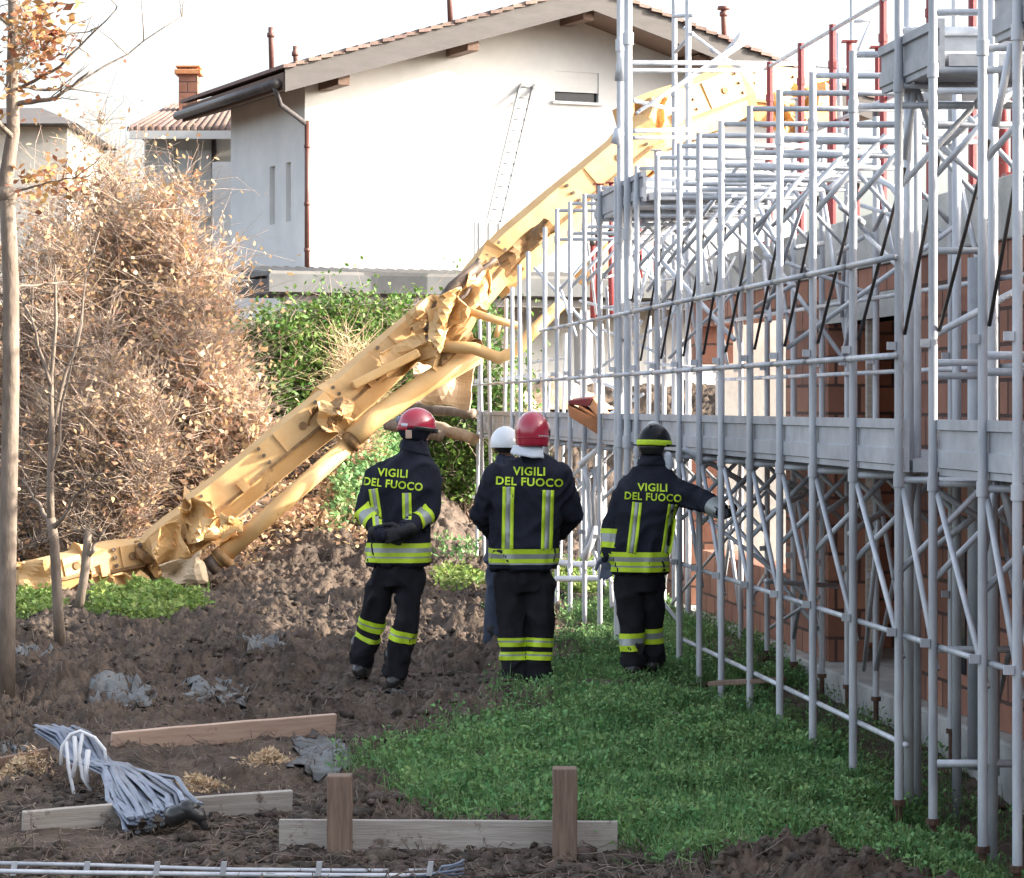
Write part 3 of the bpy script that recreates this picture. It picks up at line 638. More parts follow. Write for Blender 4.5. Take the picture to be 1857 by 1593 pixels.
# ------------------------------------------------------------------ brick building under construction
WX = 4.90
def wall_box(mb, z0, z1, h0, h1, x0=WX, th=.3):
    mb.rings([[S(x0, z0, h0), S(x0 + th, z0, h0), S(x0 + th, z1, h0), S(x0, z1, h0)], [S(x0, z0, h1), S(x0 + th, z0, h1), S(x0 + th, z1, h1), S(x0, z1, h1)]])
def build_site():
    root = thing("brick_building", "unfinished brick building with concrete ring beam behind the scaffolding", "building", S(5, 20, 0))
    m = MB(); TOP = 2.985
    segs = [(4, 13.12, .04, TOP), (13.12, 13.34, .04, 2.1), (13.34, 19.02, .04, TOP),  # unseen slit added in the near wall so sun strikes a tall pole
            (19.02, 21.1, 2.62, TOP), (21.1, 22.6, .04, TOP), (22.6, 26.3, .04, .62), (22.6, 26.3, 2.75, TOP), (26.3, 27.1, 2.4, TOP), (27.1, 29.2, .04, 1.7)]
    for z0, z1, a, b in segs: wall_box(m, z0, z1, a, b)
    m.build("wall", M['brick'], root)
    for (z0, z1, h0, h1) in ((18.55, 18.62, .5, 1.0), (17.35, 17.43, .3, 1.1)):      # dark strips on the block work, painting the shade of vertical slots
        m = MB(); m.box(S(WX - .004, (z0 + z1) / 2, (h0 + h1) / 2), S(0, (z1 - z0) / 2, 0), (.008, 0, 0), (0, 0, (h1 - h0) / 2)); m.build("slot_shade_strip", M['glassdark'], root)
    m = MB(); wall_box(m, 4, 13.1, 2.99, 3.37, WX - .03, .36); wall_box(m, 13.36, 27.1, 2.99, 3.37, WX - .03, .36); bm = m.build("ring_beam", M['concrete'], root, bevel=.012)  # break in the beam continues the slit added to light a pole
    m = MB(); wall_box(m, 4, 30.1, -.5, .035, WX - .14, .5); m.build("foundation", M['concrete'], root, bevel=.02)
    m = MB(); wall_box(m, 18.85, 21.25, 2.62, 2.80, WX - .012, .28); m.build("lintel", M['concrete'], root)
    m = MB(); wall_box(m, 15.6, 22.7, 3.13, 3.33, WX + .34, 4.5); m.build("slab", M['concrete'], root)
    m = MB(); m.rings([[S(5.25, 27.2, .0), S(9.5, 27.2, .0), S(9.5, 27.45, 0), S(5.25, 27.45, 0)], [S(5.25, 27.2, 3.0), S(9.5, 27.2, 3.0), S(9.5, 27.45, 3.0), S(5.25, 27.45, 3.0)]]); m.build("partition_wall", M['plaster_in'], root)
    m = MB(); wall_box(m, 15.6, 22.5, .03, 3.12, 9.5, .25); m.build("back_wall", M['brick'], root)  # unseen wall added to block light and darken the doorway
    m = MB(); wall_box(m, 16.2, 22.3, .02, 3.1, 7.6, .25); m.rings([[S(5.25, 22.3, .04), S(9.4, 22.3, .04), S(9.4, 22.5, .04), S(5.25, 22.5, .04)], [S(5.25, 22.3, 3.1), S(9.4, 22.3, 3.1), S(9.4, 22.5, 3.1), S(5.25, 22.5, 3.1)]])
    m.build("partition_wall", M['brick'], root)
    m = MB(); m.rings([[S(WX + .31, 4, -.06), S(9.5, 4, -.06), S(9.5, 30, -.06), S(WX + .31, 30, -.06)], [S(WX + .31, 4, .03), S(9.5, 4, .03), S(9.5, 30, .03), S(WX + .31, 30, .03)]]); m.build("floor", M['concrete'], root)
    m = MB(); m.box(S(WX + .05, 20.0, 1.45), S(0, .03, 0), (.03, 0, 0), (0, 0, 1.17)); m.build("door_post", M['wood_grey'], root)
    # white vertical downpipes at the right edge
    m = MB()
    for dx in (0, .13): m.tube([S(4.55, 15.9 - dx * 2, -.1), S(4.55, 15.9 - dx * 2, 2.85)], .055, 10)
    o = m.build("white_pipe", M['galv2'], None, True); tag(o, "pair of pale vertical pipes fixed to the brick wall at the right edge", "pipe")
    # roof edge guardrail: red posts joined by a thin tube
    g = thing("roof_guardrail", "row of red posts joined by a thin tube along the brick building roof edge", "guardrail", S(5, 20, 3.37))
    zs = [23.6, 22.4, 21.3, 19.75, 18.5, 17.5, 16.6]
    for z in zs:
        m = MB(); m.tube([S(4.98, z, 3.372), S(4.98, z, 4.94)], .028, 8); m.tube([S(4.98, z, 4.6), S(4.98, z, 4.66)], .036, 8); m.box(S(4.98, z, 3.385), (.07, 0, 0), (0, .07, 0), (0, 0, .012)); m.build("post", M['red'], g, True, 40)
    m = MB(); m.tube([S(4.98, 23.8, 4.9), S(4.98, 20, 4.9), S(4.98, 15.5, 4.9)], .018, 6); m.build("rail", M['galv'], g, True)
    m = MB(); m.tube([S(5.02, 23.8, 4.2), S(5.02, 15.5, 4.2)], .018, 6); m.build("rail", M['galv'], g, True)
    k = 0
    for (px, z, b, t) in ((1447, 23.4, 3.35, 4.6), (1392, 25.0, 3.0, 4.35), (1540, 22.0, 3.34, 4.9), (1552, 21.6, 3.34, 4.35), (1592, 21.2, 3.34, 4.75), (1600, 20.4, 3.34, 4.3), (1732, 18.3, 3.34, 4.85), (1820, 17.0, 3.34, 4.8), (1505, 24.4, 2.9, 4.5),
                          (1190, 29.2, 3.37, 4.7), (1160, 29.6, 3.37, 4.4), (1085, 31.2, 3.0, 4.5), (1075, 31.8, 3.0, 4.4), (1108, 31.0, 3.0, 4.5)):
        x = (px - CX) * z / F; r = thing("steel_prop", "red adjustable steel prop standing among the poles above the brick walls", "prop", (x, z, b), "red steel props")
        m = MB(); m.tube([(x, z, b), (x, z, b + .62 * (t - b))], .032, 8); m.build("outer_tube", M['red'], r, True)
        m = MB(); m.tube([(x, z, b + .62 * (t - b)), (x, z, t)], .024, 8); m.box((x, z, t), (.06, 0, 0), (0, .06, 0), (0, 0, .006)); m.build("inner_tube", M['red'] if k % 3 else M['galv'], r, True, 40)
        m = MB(); m.tube([(x, z, b + .6 * (t - b)), (x, z, b + .6 * (t - b) + .07)], .042, 8); m.build("collar", M['dark_steel'], r, True); k += 1
build_site()

# ------------------------------------------------------------------ scaffolding
OX, IX = 3.604, 4.65
PX_OUT = [1845, 1782, 1692, 1630, 1547, 1474, 1414, 1360, 1308, 1268, 1232, 1192, 1155, 1118, 1088, 1060, 1034, 1010, 987, 966, 947, 929, 911, 893, 878, 864]
ZF = [F * OX / (p - 341.0) for p in PX_OUT]
def pole(root, x0, z, h0, h1, r=.0225, jack=True, lean=(0, 0), collars=(1.62, 3.62)):
    g = float(gh(S(x0, z, 0).x, z, False))
    m = MB(); a = S(x0, z, h0); b = S(x0, z, h1) + Vector((lean[0], lean[1], 0)); m.tube([a, a.lerp(b, .5), b], r, 10)
    for c in collars:
        if h0 < c < h1:
            t = (c - h0) / (h1 - h0); p = a.lerp(b, t); d = (b - a).normalized(); m.tube([p - d * .035, p + d * .035], r * 1.28, 10)
    for c in (.85, 2.3):
        if h0 < c < h1:
            t = (c - h0) / (h1 - h0); p = a.lerp(b, t); m.box(p + Vector((-.04, -.012, 0)), (.022, 0, 0), (0, .014, 0), (0, 0, .02))
    o = m.build("pole", M['galv'], root, True, 50)
    if jack:
        m = MB(); m.tube([(a.x, a.y, g - .02), (a.x, a.y, h0 + .03)], r * .82, 8); m.box((a.x, a.y, g + .012), (.07, 0, 0), (0, .07, 0), (0, 0, .006)); m.tube([(a.x, a.y, h0 - .03), (a.x, a.y, h0 - .001)], r * 1.5, 8); m.build("base_jack", M['rust'], o, True, 40)
    return o
def tb(root, name, pts, r, mt='galv', n=8):
    m = MB(); m.tube(pts, r, n); return m.build(name, M[mt], root, True)
def toe_board(root, x0, z0, z1, h0, h1):          # ribbed sheet metal edge of a deck
    hh = [0, .12, .14, .44, .46, .80, .82, 1.0]; dx = [0, 0, -.012, -.012, 0, 0, -.018, -.018]
    m = MB(); m.rings([[S(x0 + d, z, h0 + (h1 - h0) * t) for t, d in zip(hh, dx)] + [S(x0 + .025, z, h1), S(x0 + .025, z, h0)] for z in (z0, z1)])
    return m.build("toe_board", M['galv2'], root)
def build_scaffold():
    root = thing("scaffolding", "long galvanised steel scaffolding along the brick building", "scaffolding", S(4.1, 20, 0))
    rr = random.Random(3); n = len(ZF)
    for i, z in enumerate(ZF):
        px = PX_OUT[i]; h0 = 0.0
        if px == 1692: top = 6.2
        elif px in (1782, 1845): top = 6.0
        elif px == 1630: top = 5.35
        elif px >= 1000: top = 3.92
        else: top = 3.92 - (1000 - px) / 140 * .95 - rr.uniform(0, .15)
        ln = (0, 0) if px > 1000 else (rr.uniform(-.06, .06), rr.uniform(-.2, .2))
        pole(root, OX, z, h0, top, lean=ln)
        if i > 0: pole(root, IX, z, .03, (3.95 if px >= 1000 else 2.9), lean=(0, 0) if px > 1000 else (rr.uniform(-.08, .08), 0))
        # transoms of the frame
        for h in ((1.62, 3.62, 3.9) if px >= 1000 else (1.62,)):
            if px == 1845 and h > 3.7: continue
            tb(root, "transom", [S(OX, z, h), S(IX, z, h)], .0175)
        if px >= 1000 and i > 0:
            for (ha, hb) in ((3.1, 3.56), (1.15, 1.58)):
                tb(root, "knee_brace", [S(OX, z, ha), S(OX + .42, z, hb)], .016); tb(root, "knee_brace", [S(IX, z, ha), S(IX - .42, z, hb)], .016)
            if i % 2: tb(root, "upper_brace", [S(IX, z, 2.4), S(IX, ZF[min(i + 1, n - 1)], 3.6)], .017)
        if px >= 1090 and i > 0:
            tb(root, "transom", [S(OX, z, 3.52), S(IX, z, 3.52)], .017)
    for i in range(n - 1):
        z0, z1 = ZF[i], ZF[i + 1]; px = PX_OUT[i]
        if i >= 3:
            for h in (2.25, 2.75):
                if px < 1000 and h > 2.5: continue
                tb(root, "guard_rail", [S(OX - .035, z0 - .05, h), S(OX - .035, z1 + .05, h)], .0165)
        for h in (.83, .28):
            if (h < .5 and (i < 3 or px < 1240)) or px < 1200: continue
            tb(root, "ledger", [S(OX + .03, z0 - .04, h), S(OX + .03, z1 + .04, h)], .0155)
        if px > 1130:
            tb(root, "brace", [S(OX + .02, z0, .72), S(OX + .02, z1, 1.58)], .0155)     # below the deck
            tb(root, "brace", [S(OX + .03, z0, 3.2), S(OX + .03, z1, 2.36)], .0095, 'dark_steel', 6)
        if i > 0 and i % 3 == 1 and px > 1000:
            tb(root, "inner_brace", [S(IX, z0, .2), S(IX, z1, 1.5)], .017); tb(root, "inner_brace", [S(IX, z0, 1.5), S(IX, z1, .2)], .017)
        if i > 0 and px > 1100:
            tb(root, "inner_rail", [S(IX - .03, z0, 2.72), S(IX - .03, z1, 2.72)], .015); tb(root, "inner_rail", [S(IX - .03, z0, 2.22), S(IX - .03, z1, 2.22)], .015)
        # lower deck and its toe board
        if i != 2:
            toe_board(root, OX + .03, z0 + .004, z1 - .004, 1.66, 1.93)
            m = MB(); 
            for k in range(3): m.box(S(OX + .23 + .33 * k, (z0 + z1) / 2, 1.69), (.155, 0, 0), S(0, (z1 - z0) / 2 - .006, 0), (0, 0, .03))
            m.build("deck_plank", M['galv2'], root)
    # bay between the tall poles: deck end seen square on
    for (h0, h1, zz, xa, xb) in ((1.60, 1.87, 15.75, 1703, 1800), (3.80, 4.16, 15.75, 1705, 1860)):
        a, b = P(xa, 0, zz).x, P(xb, 0, zz).x; m = MB()
        hh = [0, .1, .12, .5, .53, .84, .86, 1.0]; dy = [0, 0, -.015, -.015, 0, 0, -.02, -.02]
        m.rings([[(x, zz + d, h0 + (h1 - h0) * t) for t, d in zip(hh, dy)] + [(x, zz + .03, h1), (x, zz + .03, h0)] for x in (a, b)]); m.build("deck_end_board", M['galv2'], root)
        m = MB(); m.box(((a + b) / 2, zz + .5, h0 + .03), ((b - a) / 2, 0, 0), (0, .45, 0), (0, 0, .03)); m.build("deck_plank", M['galv2'], root)
    # upper deck pieces
    for (za, zb) in ((14.45, 13.33), (12.42, 11.3), (22.0, 24.6)):
        z0, z1 = min(za, zb), max(za, zb); toe_board(root, OX + .03, z0, z1, 3.63, 3.87)
        m = MB()
        for k in range(3): m.box(S(OX + .23 + .33 * k, (z0 + z1) / 2, 3.67), (.155, 0, 0), S(0, (z1 - z0) / 2, 0), (0, 0, .03))
        m.build("deck_plank", M['galv2'], root)
    # cross bars between the tall poles
    for (xa, xb, y, z) in ((1695, 1790, 455, 14.8), (1695, 1790, 658, 14.8), (1695, 1790, 682, 14.8), (1700, 1850, 190, 14.8), (1700, 1850, 228, 15.4), (1780, 1857, 645, 12.6), (1780, 1857, 675, 12.6), (1700, 1850, 1178, 15.2), (1700, 1840, 1385, 13.2)):
        tb(root, "cross_bar", [P(xa, y, z), P(xb, y, z)], .019)
    for (xa, ya, xb, yb, z) in ((1700, 605, 1857, 520, 13.6), (1705, 265, 1790, 335, 15.0), (1705, 265, 1790, 200, 15.0), (1700, 260, 1800, 200, 15.6), (1660, 155, 1640, 290, 14.2), (1660, 155, 1690, 240, 14.2), (1835, 80, 1805, 230, 12.2), (1835, 80, 1850, 170, 12.2),
                                (1700, 890, 1790, 950, 14.5), (1790, 920, 1700, 990, 14.7), (1810, 860, 1785, 1000, 12.6), (1812, 860, 1840, 970, 12.6), (1660, 860, 1640, 980, 14.4)):
        tb(root, "strut", [P(xa, ya, z), P(xb, yb, z)], .018)
    for (px, z, h0, h1) in ((1648, 14.3, .0, 5.1), (1662, 14.6, .0, 3.9), (1735, 15.6, -.1, 3.9), (1800, 13.2, 0, 5.5), (1795, 15.2, 0, 4.1)):
        x = (px - CX) * z / F; g = float(gh(x, z, False)); m = MB(); m.tube([(x, z, g), (x, z, (h0 + h1) / 2), (x, z, h1)], .026, 10); m.build("pole", M['galv'], root, True)
    # irregular debris tubes caught in the frames
    for (xa, ya, xb, yb, z) in ((1290, 90, 1345, 125, 25), (1345, 60, 1290, 130, 25), (1170, 440, 1250, 380, 23.5), (1165, 400, 1230, 460, 23.5), (1290, 370, 1310, 395, 22), (1360, 330, 1420, 300, 20.5), (1480, 330, 1550, 290, 18.5), (1500, 345, 1590, 270, 18.5),
                                (1385, 300, 1470, 345, 20), (1240, 815, 1350, 875, 19.4), (1430, 875, 1500, 910, 20), (1400, 930, 1470, 890, 19.5), (1495, 930, 1560, 890, 18), (1540, 970, 1620, 915, 17.5), (1640, 360, 1590, 320, 17), (1525, 375, 1565, 405, 17.5)):
        tb(root, "loose_tube", wander(P(xa, ya, z), P(xb, yb, z + .3), 4, .03, xa), .021)
    for k in range(46):                            # loose braces and couplers crowding the upper frames and the far end
        i = rr.randrange(5, 18); z0 = ZF[i]; z1 = ZF[min(i + rr.choice((1, 1, 2)), n - 1)]; xa, xb = rr.uniform(OX, IX), rr.uniform(OX, IX); up = rr.random() < .75
        ha, hb = (rr.uniform(2.3, 3.8), rr.uniform(2.3, 3.8)) if up else (rr.uniform(.2, 1.5), rr.uniform(.2, 1.5)); tb(root, "loose_tube", [S(xa, z0, ha), S(xb, z1, hb)], rr.uniform(.012, .018))
    for k in range(26):
        i = rr.randrange(14, n - 1); z0, z1 = ZF[i], ZF[i + 1]; ha = rr.uniform(.3, 3.0); tb(root, "far_brace", [S(rr.uniform(OX, IX), z0, ha), S(rr.uniform(OX, IX), z1, ha + rr.uniform(-.9, .9))], .016)
    return root
build_scaffold()

def build_towers():
    t = thing("scaffold_tower", "tall slender scaffold tower rising past the roof of the white house", "scaffolding", S(OX, 23, 0))
    for (px, x0, h0, h1, r) in ((1127, OX, .0, 6.2, .03), (1141, OX, 0, 6.3, .034), (1225, IX, .0, 6.9, .026), (1250, IX, .0, 6.9, .028)):
        z = F * x0 / (px - 341.0) + .06; m = MB(); m.tube([S(x0, z, h0), S(x0, z, 3), S(x0, z, h1)], r, 10)
        for c in (1.7, 3.4, 5.0): m.tube([S(x0, z, c - .05), S(x0, z, c + .05)], r * 1.35, 10)
        m.build("pole", M['galv'], t, True, 50)
    for (a, b, r) in (((1143, 114, 24.0), (1482, 116, 26), .022), ((1146, 128, 24.0), (1482, 128, 26), .02), ((1125, 148, 23), (1130, 105, 23), .05), ((1240, 50, 25.8), (1345, 130, 26), .018), ((1155, 205, 24), (1430, 28, 26), .016),
                      ((1160, 200, 24), (1470, -8, 26), .014), ((1150, 238, 24), (1280, 234, 25), .02), ((1150, 250, 24), (1280, 250, 25), .018), ((1150, 183, 24), (1225, 200, 25.5), .02), ((1125, 235, 22.9), (1118, 262, 22.9), .05), ((1222, 30, 26), (1256, 28, 25.6), .02),
                      ((1225, 95, 26), (1256, 60, 25.6), .018), ((1482, 120, 26), (1640, 128, 27), .02), ((1545, 0, 24), (1545, 240, 24), .02), ((1520, 60, 24), (1524, 250, 24), .024), ((1545, 40, 24), (1590, 35, 24), .016), ((1580, 40, 24), (1548, 110, 24), .016)):
        tb(t, "tube", [P(*a), P(*b)], r)
build_towers()

# ------------------------------------------------------------------ collapsed boom
def boom_section(root, a, b, h, w, seed, mt='boom', dent=.05, n=16, taper=1.0):
    a, b = Vector(a), Vector(b); d = (b - a).normalized(); k = Vector((0, -1, 0)); k = (k - d * k.dot(d)).normalized(); u = k.cross(d)
    if u.z < 0: u = -u
    prof = [(.5, -.5), (.5, .22), (.36, .5), (-.16, .5), (-.24, .44), (-.5, .3), (-.5, -.5)]; rs = []
    for i in range(n + 1):
        t = i / n; p = a.lerp(b, t); sc = 1 + (taper - 1) * t; ring = []
        e = dent * (.25 + 1.9 * (abs(t - .5) * 2) ** 5)
        for (pu, pk) in prof:
            q = p + u * pu * h * sc + k * pk * w * sc
            q += Vector((mn.noise(q * 1.7 + Vector((seed, 0, 0))), mn.noise(q * 1.7 + Vector((0, seed, 0))), mn.noise(q * 1.7 + Vector((0, 0, seed))))) * e; ring.append(q)
        rs.append(ring)
    m = MB(); m.rings(rs); o = m.build("boom_section", M[mt], root, False)
    # welded lugs, bolt heads, pin hole and seam strip
    for t_ in (.08, .5, .92):
        m = MB()
        for uu in (.3, .12, -.06):
            p = a.lerp(b, t_) + k * (w * .5 + .006) + u * h * uu; m.tube([p, p + k * .022], .022, 6)
        m.build("bolt_row", M['boom_dark'], o)
    m = MB(); p = a.lerp(b, .78) + k * (w * .5 + .004) + u * h * .08; m.tube([p, p + k * .012], .045, 12); m.build("pin_hole", M['boom_inner'], o, False)
    m = MB(); p = a.lerp(b, .62); m.box(p + k * (w * .5 + .008) + u * h * .1, d * .012, k * .012, u * h * .24); m.build("weld_rib", M[mt], o)
    m = MB(); s0 = a.lerp(b, .3); m.box(s0 + k * (w * .5 + .02) - u * h * .1, d * .05, k * .03, u * .07); m.build("lug", M[mt], o)
    m = MB(); m.beam(a.lerp(b, .06) + k * (w * .5 + .012) - u * h * .17, a.lerp(b, .94) + k * (w * .5 + .012) - u * h * .17, .02, .035, up=u); m.build("seam_strip", M['boom_inner'], o)
    return o
def crumple(root, quad, z, seed, amp=.18, n=9, mt='boom', th=.014, name="crumpled_plate", dz=(0, 0, 0, 0)):
    c = [P(q[0], q[1], z + dz[i]) for i, q in enumerate(quad)]; v = []; rr = random.Random(seed)
    f1, f2, f3 = rr.uniform(.6, 1.5), rr.uniform(.6, 1.5), rr.uniform(0, 6)
    for i in range(n + 1):
        for j in range(n + 1):
            s, t = j / n, i / n; p = c[0].lerp(c[1], s).lerp(c[3].lerp(c[2], s), t)
            fold = abs(((s * f1 + t * f2 * .6 + f3) % 1) - .5) * 2 - .5
            q = p + Vector((mn.noise((seed, s * 2.5, t * 2.5)) * amp * .5, fold * amp * 1.2 + mn.noise((seed + 9, s * 1.7, t * 1.7)) * amp * 1.3, mn.noise((seed + 5, s * 2.5, t * 2.5)) * amp * .5)); v.append(q)
    m = MB(); o = len(v); N1 = n + 1
    f = [(i * N1 + j, i * N1 + j + 1, (i + 1) * N1 + j + 1, (i + 1) * N1 + j) for i in range(n) for j in range(n)]
    m.add(v, f); ob = m.build(name, M[mt], root)
    sd = ob.modifiers.new("thickness", 'SOLIDIFY'); sd.thickness = th; sd.offset = 0
    return ob
def build_boom():
    root = thing("crane_boom", "collapsed ochre yellow crane boom lying broken from the ground up over the scaffolding", "crane boom", P(250, 1050, 31))
    boom_section(root, P(12, 1062, 30.0), P(150, 1028, 30.6), .42, .5, 1, dent=.07); boom_section(root, P(135, 1035, 30.6), P(248, 1012, 31.0), .50, .55, 2, dent=.09)
    boom_section(root, P(268, 1015, 31.0), P(372, 938, 31.0), .52, .5, 3, dent=.13)
    boom_section(root, P(360, 940, 31.0), P(604, 738, 31.4), .53, .45, 4, dent=.03, taper=.98)
    boom_section(root, P(600, 745, 31.5), P(790, 575, 32.0), .56, .5, 5, dent=.06, taper=.9)
    boom_section(root, P(835, 555, 32.0), P(900, 480, 32.2), .5, .45, 6, dent=.16)
    boom_section(root, P(890, 492, 32.2), P(1180, 250, 33.0), .62, .5, 7, dent=.07)
    boom_section(root, P(1140, 240, 33.5), P(1340, 168, 34.5), .72, .5, 8, dent=.06); boom_section(root, P(1325, 166, 34.6), P(1492, 184, 36.0), .75, .5, 9, dent=.08)
    tb(root, "delivery_pipe", [P(392, 1020, 30.6), P(520, 907, 30.8), P(650, 790, 31.1)], .1, 'boom', 14)
    tb(root, "delivery_pipe", [P(640, 795, 31.0), P(680, 757, 31.2), P(780, 690, 31.3), P(868, 640, 31.4)], .12, 'boom', 14)
    tb(root, "pipe_collar", [P(398, 1016, 30.6), P(410, 1004, 30.6)], .125, 'boom_inner', 14); tb(root, "pipe_end", [P(378, 1030, 30.6), P(394, 1018, 30.6)], .105, 'boom_dark', 14)
    tb(root, "pipe_collar", [P(632, 806, 31.05), P(645, 793, 31.05)], .125, 'boom_inner', 14)
    tb(root, "broken_pipe", [P(798, 628, 31.2), P(860, 632, 31.2), P(905, 650, 31.1), P(938, 636, 31.1), P(962, 606, 31.1), P(1022, 548, 31.4)], .07, 'boom', 12)
    tb(root, "broken_pipe", [P(1055, 505, 31.8), P(1090, 475, 32), P(1122, 442, 32.2)], .11, 'boom', 12)
    tb(root, "strut", [P(828, 556, 31.4), P(880, 575, 31.3), P(942, 592, 31.2)], .045, 'boom', 8); tb(root, "strut", [P(905, 590, 31.2), P(900, 612, 31.2)], .03, 'boom', 8)
    tb(root, "hydraulic_hose", wander(P(752, 640, 31.5), P(870, 470, 31.6), 12, .18, 5), .03, 'boom_dark', 8); tb(root, "hydraulic_hose", wander(P(770, 600, 31.45), P(900, 470, 31.7), 12, .2, 8), .03, 'boom_dark', 8)
    tb(root, "ram", [P(780, 575, 31.5), P(820, 520, 31.5), P(870, 480, 31.6)], .06, 'boom_dark', 10)
    m = MB(); m.beam(P(640, 700, 31.25), P(760, 640, 31.3), .1, .3, up=(0, -1, 0)); m.build("link_arm", M['boom'], root, bevel=.02)
    for i, (q, z, sd, am, mt) in enumerate((
        ([(735, 570), (800, 530), (830, 570), (760, 620)], 31.5, 3, .2, 'boom'), ([(690, 640), (770, 600), (790, 640), (700, 700)], 31.3, 4, .18, 'boom'), ([(770, 560), (830, 520), (850, 560), (790, 640)], 31.2, 5, .2, 'boom'),
        ([(755, 650), (830, 560), (860, 570), (800, 680)], 31.3, 6, .2, 'boom'), ([(830, 520), (880, 470), (900, 520), (850, 570)], 31.6, 7, .18, 'boom'), ([(770, 640), (850, 600), (880, 630), (790, 690)], 31.4, 8, .15, 'boom_inner'),
        ([(575, 730), (640, 740), (650, 790), (580, 780)], 31.0, 9, .15, 'boom'), ([(560, 745), (640, 715), (630, 770), (560, 790)], 31.05, 10, .2, 'boom_inner'),
        ([(325, 920), (375, 905), (400, 960), (340, 990)], 30.6, 11, .16, 'boom'), ([(355, 935), (430, 950), (420, 985), (350, 1000)], 30.6, 12, .2, 'boom'), ([(270, 975), (320, 940), (345, 1010), (290, 1045)], 30.6, 13, .15, 'boom'),
        ([(225, 985), (275, 985), (300, 1045), (240, 1060)], 30.8, 14, .2, 'boom_inner'), ([(200, 1045), (260, 1040), (270, 1065), (215, 1068)], 30.4, 15, .15, 'boom'), ([(290, 1025), (370, 1000), (375, 1050), (300, 1065)], 30.5, 16, .15, 'tarp'),
        ([(30, 1020), (100, 1010), (110, 1060), (40, 1080)], 29.7, 17, .1, 'boom'), ([(400, 930), (440, 945), (445, 960), (400, 975)], 30.5, 18, .08, 'boom'), ([(900, 470), (990, 395), (1010, 420), (920, 500)], 31.8, 19, .12, 'boom_inner'),
        ([(1150, 185), (1210, 170), (1200, 260), (1150, 270)], 33.0, 20, .15, 'boom'), ([(1130, 240), (1200, 250), (1180, 330), (1140, 320)], 33.0, 21, .2, 'boom_inner'), ([(1440, 150), (1500, 150), (1490, 235), (1440, 230)], 34.9, 22, .2, 'boom'),
        ([(1400, 180), (1470, 200), (1460, 250), (1410, 240)], 34.6, 23, .2, 'boom'))):
        crumple(root, q, z, sd, am, mt=mt)
build_boom()
def build_spill():
    o = crumple(None, [(745, 655), (862, 640), (858, 740), (760, 722)], 32.6, 31, .22, 12, 'tarp', name="beige_sheet"); tag(o, "crumpled beige sheet hanging under the boom beside the scaffolding", "sheet")
    # logs of root wood below it
    k = 0
    for (a, b, r, lab) in (((735, 735), (860, 752), .06, "dark fallen log lying directly under the crumpled beige sheet"), ((770, 765), (862, 798), .07, "pale split log below the beige sheet, behind the red helmet"), ((700, 770), (800, 790), .07, "thin dark log leaning behind the left red helmet")):
        m = MB(); p = wander(P(*a, 33.4), P(*b, 33.0), 8, .12, k + 70); m.tube(p, [r * (1 + .25 * mn.noise((k, i * .7, 0))) for i in range(9)], 10); o = m.build("log", M['bark'] if k != 1 else M['sand'], None, True); tag(o, lab, "log"); k += 1
    # sand heaps inside the scaffold
    for k, (px, py, z, wx, hh, lab) in enumerate(((925, 668, 44.0, 1.0, .7, "beige sand heap seen between the farthest scaffold poles"), (1015, 665, 44.6, .9, .6, "smaller sand heap behind the poles beside the terracotta block"))):
        c = P(px, py, z); base = float(gh(c.x, z, False)) - .05; n = 26; v = []; 
        for i in range(n + 1):
            for j in range(n + 1):
                a, b = (j / n - .5) * 2, (i / n - .5) * 2; r = math.hypot(a, b); h = hh * max(0, 1 - r) * (1 + .3 * mn.noise((a * 3, b * 3, k))) + .06 * mn.noise((a * 9, b * 9, k)) * (r < 1)
                v.append((c.x + a * wx, z + b * wx, base + h))
        m = MB(); m.add(v, [(i * (n + 1) + j, i * (n + 1) + j + 1, (i + 1) * (n + 1) + j + 1, (i + 1) * (n + 1) + j) for i in range(n) for j in range(n)])
        o = m.build("sand_heap", M['sand'], None, True, 40); tag(o, lab, "sand heap")
build_spill()
# ------------------------------------------------------------------ foreground things
def board(name, label, a, b, h, th, m_, cat="plank", up=(0, 0, 1), nseg=14, seed=1, parent=None):
    a, b = Vector(a), Vector(b); d = (b - a).normalized(); u = Vector(up); u = (u - d * u.dot(d)).normalized(); s = d.cross(u); rs = []
    for i in range(nseg + 1):
        t = i / nseg; p = a.lerp(b, t); w = lambda k: mn.noise((seed + k, t * 6, k)) * .004
        p = p + s * .012 * math.sin(t * 3 + seed)
        rs.append([p + u * (h / 2 + w(1)) + s * (th / 2), p + u * (h / 2 + w(1)) - s * th / 2, p - u * (h / 2 + w(2)) - s * th / 2, p - u * (h / 2 + w(2)) + s * th / 2])
    m = MB(); m.rings(rs); o = m.build(name, m_, parent, False, bevel=.004)
    if label: tag(o, label, cat)
    return o
board("plank", "fresh pale plank lying tilted on the soil behind the grey strip bundle", P(203, 1349, 15.7), P(606, 1312, 16.55), .125, .03, M['wood_new'], up=(0, -.25, 1), seed=4)
board("plank", "long weathered plank under the bundle of grey strips", P(40, 1491, 12.9), P(530, 1453, 13.42), .108, .028, M['wood_grey'], up=(0, -.2, 1), seed=9)
board("plank", "grey plank standing on edge behind the two brown stakes", P(507, 1515, 12.35), P(1120, 1520, 12.3), .148, .028, M['wood_grey'], up=(0, 0, 1), seed=14)
board("plank", "thin dark board at the left edge half covered by soil", P(-60, 1392, 15.1), P(86, 1366, 15.4), .06, .025, M['wood_stake'], up=(0, -.3, 1), seed=19)
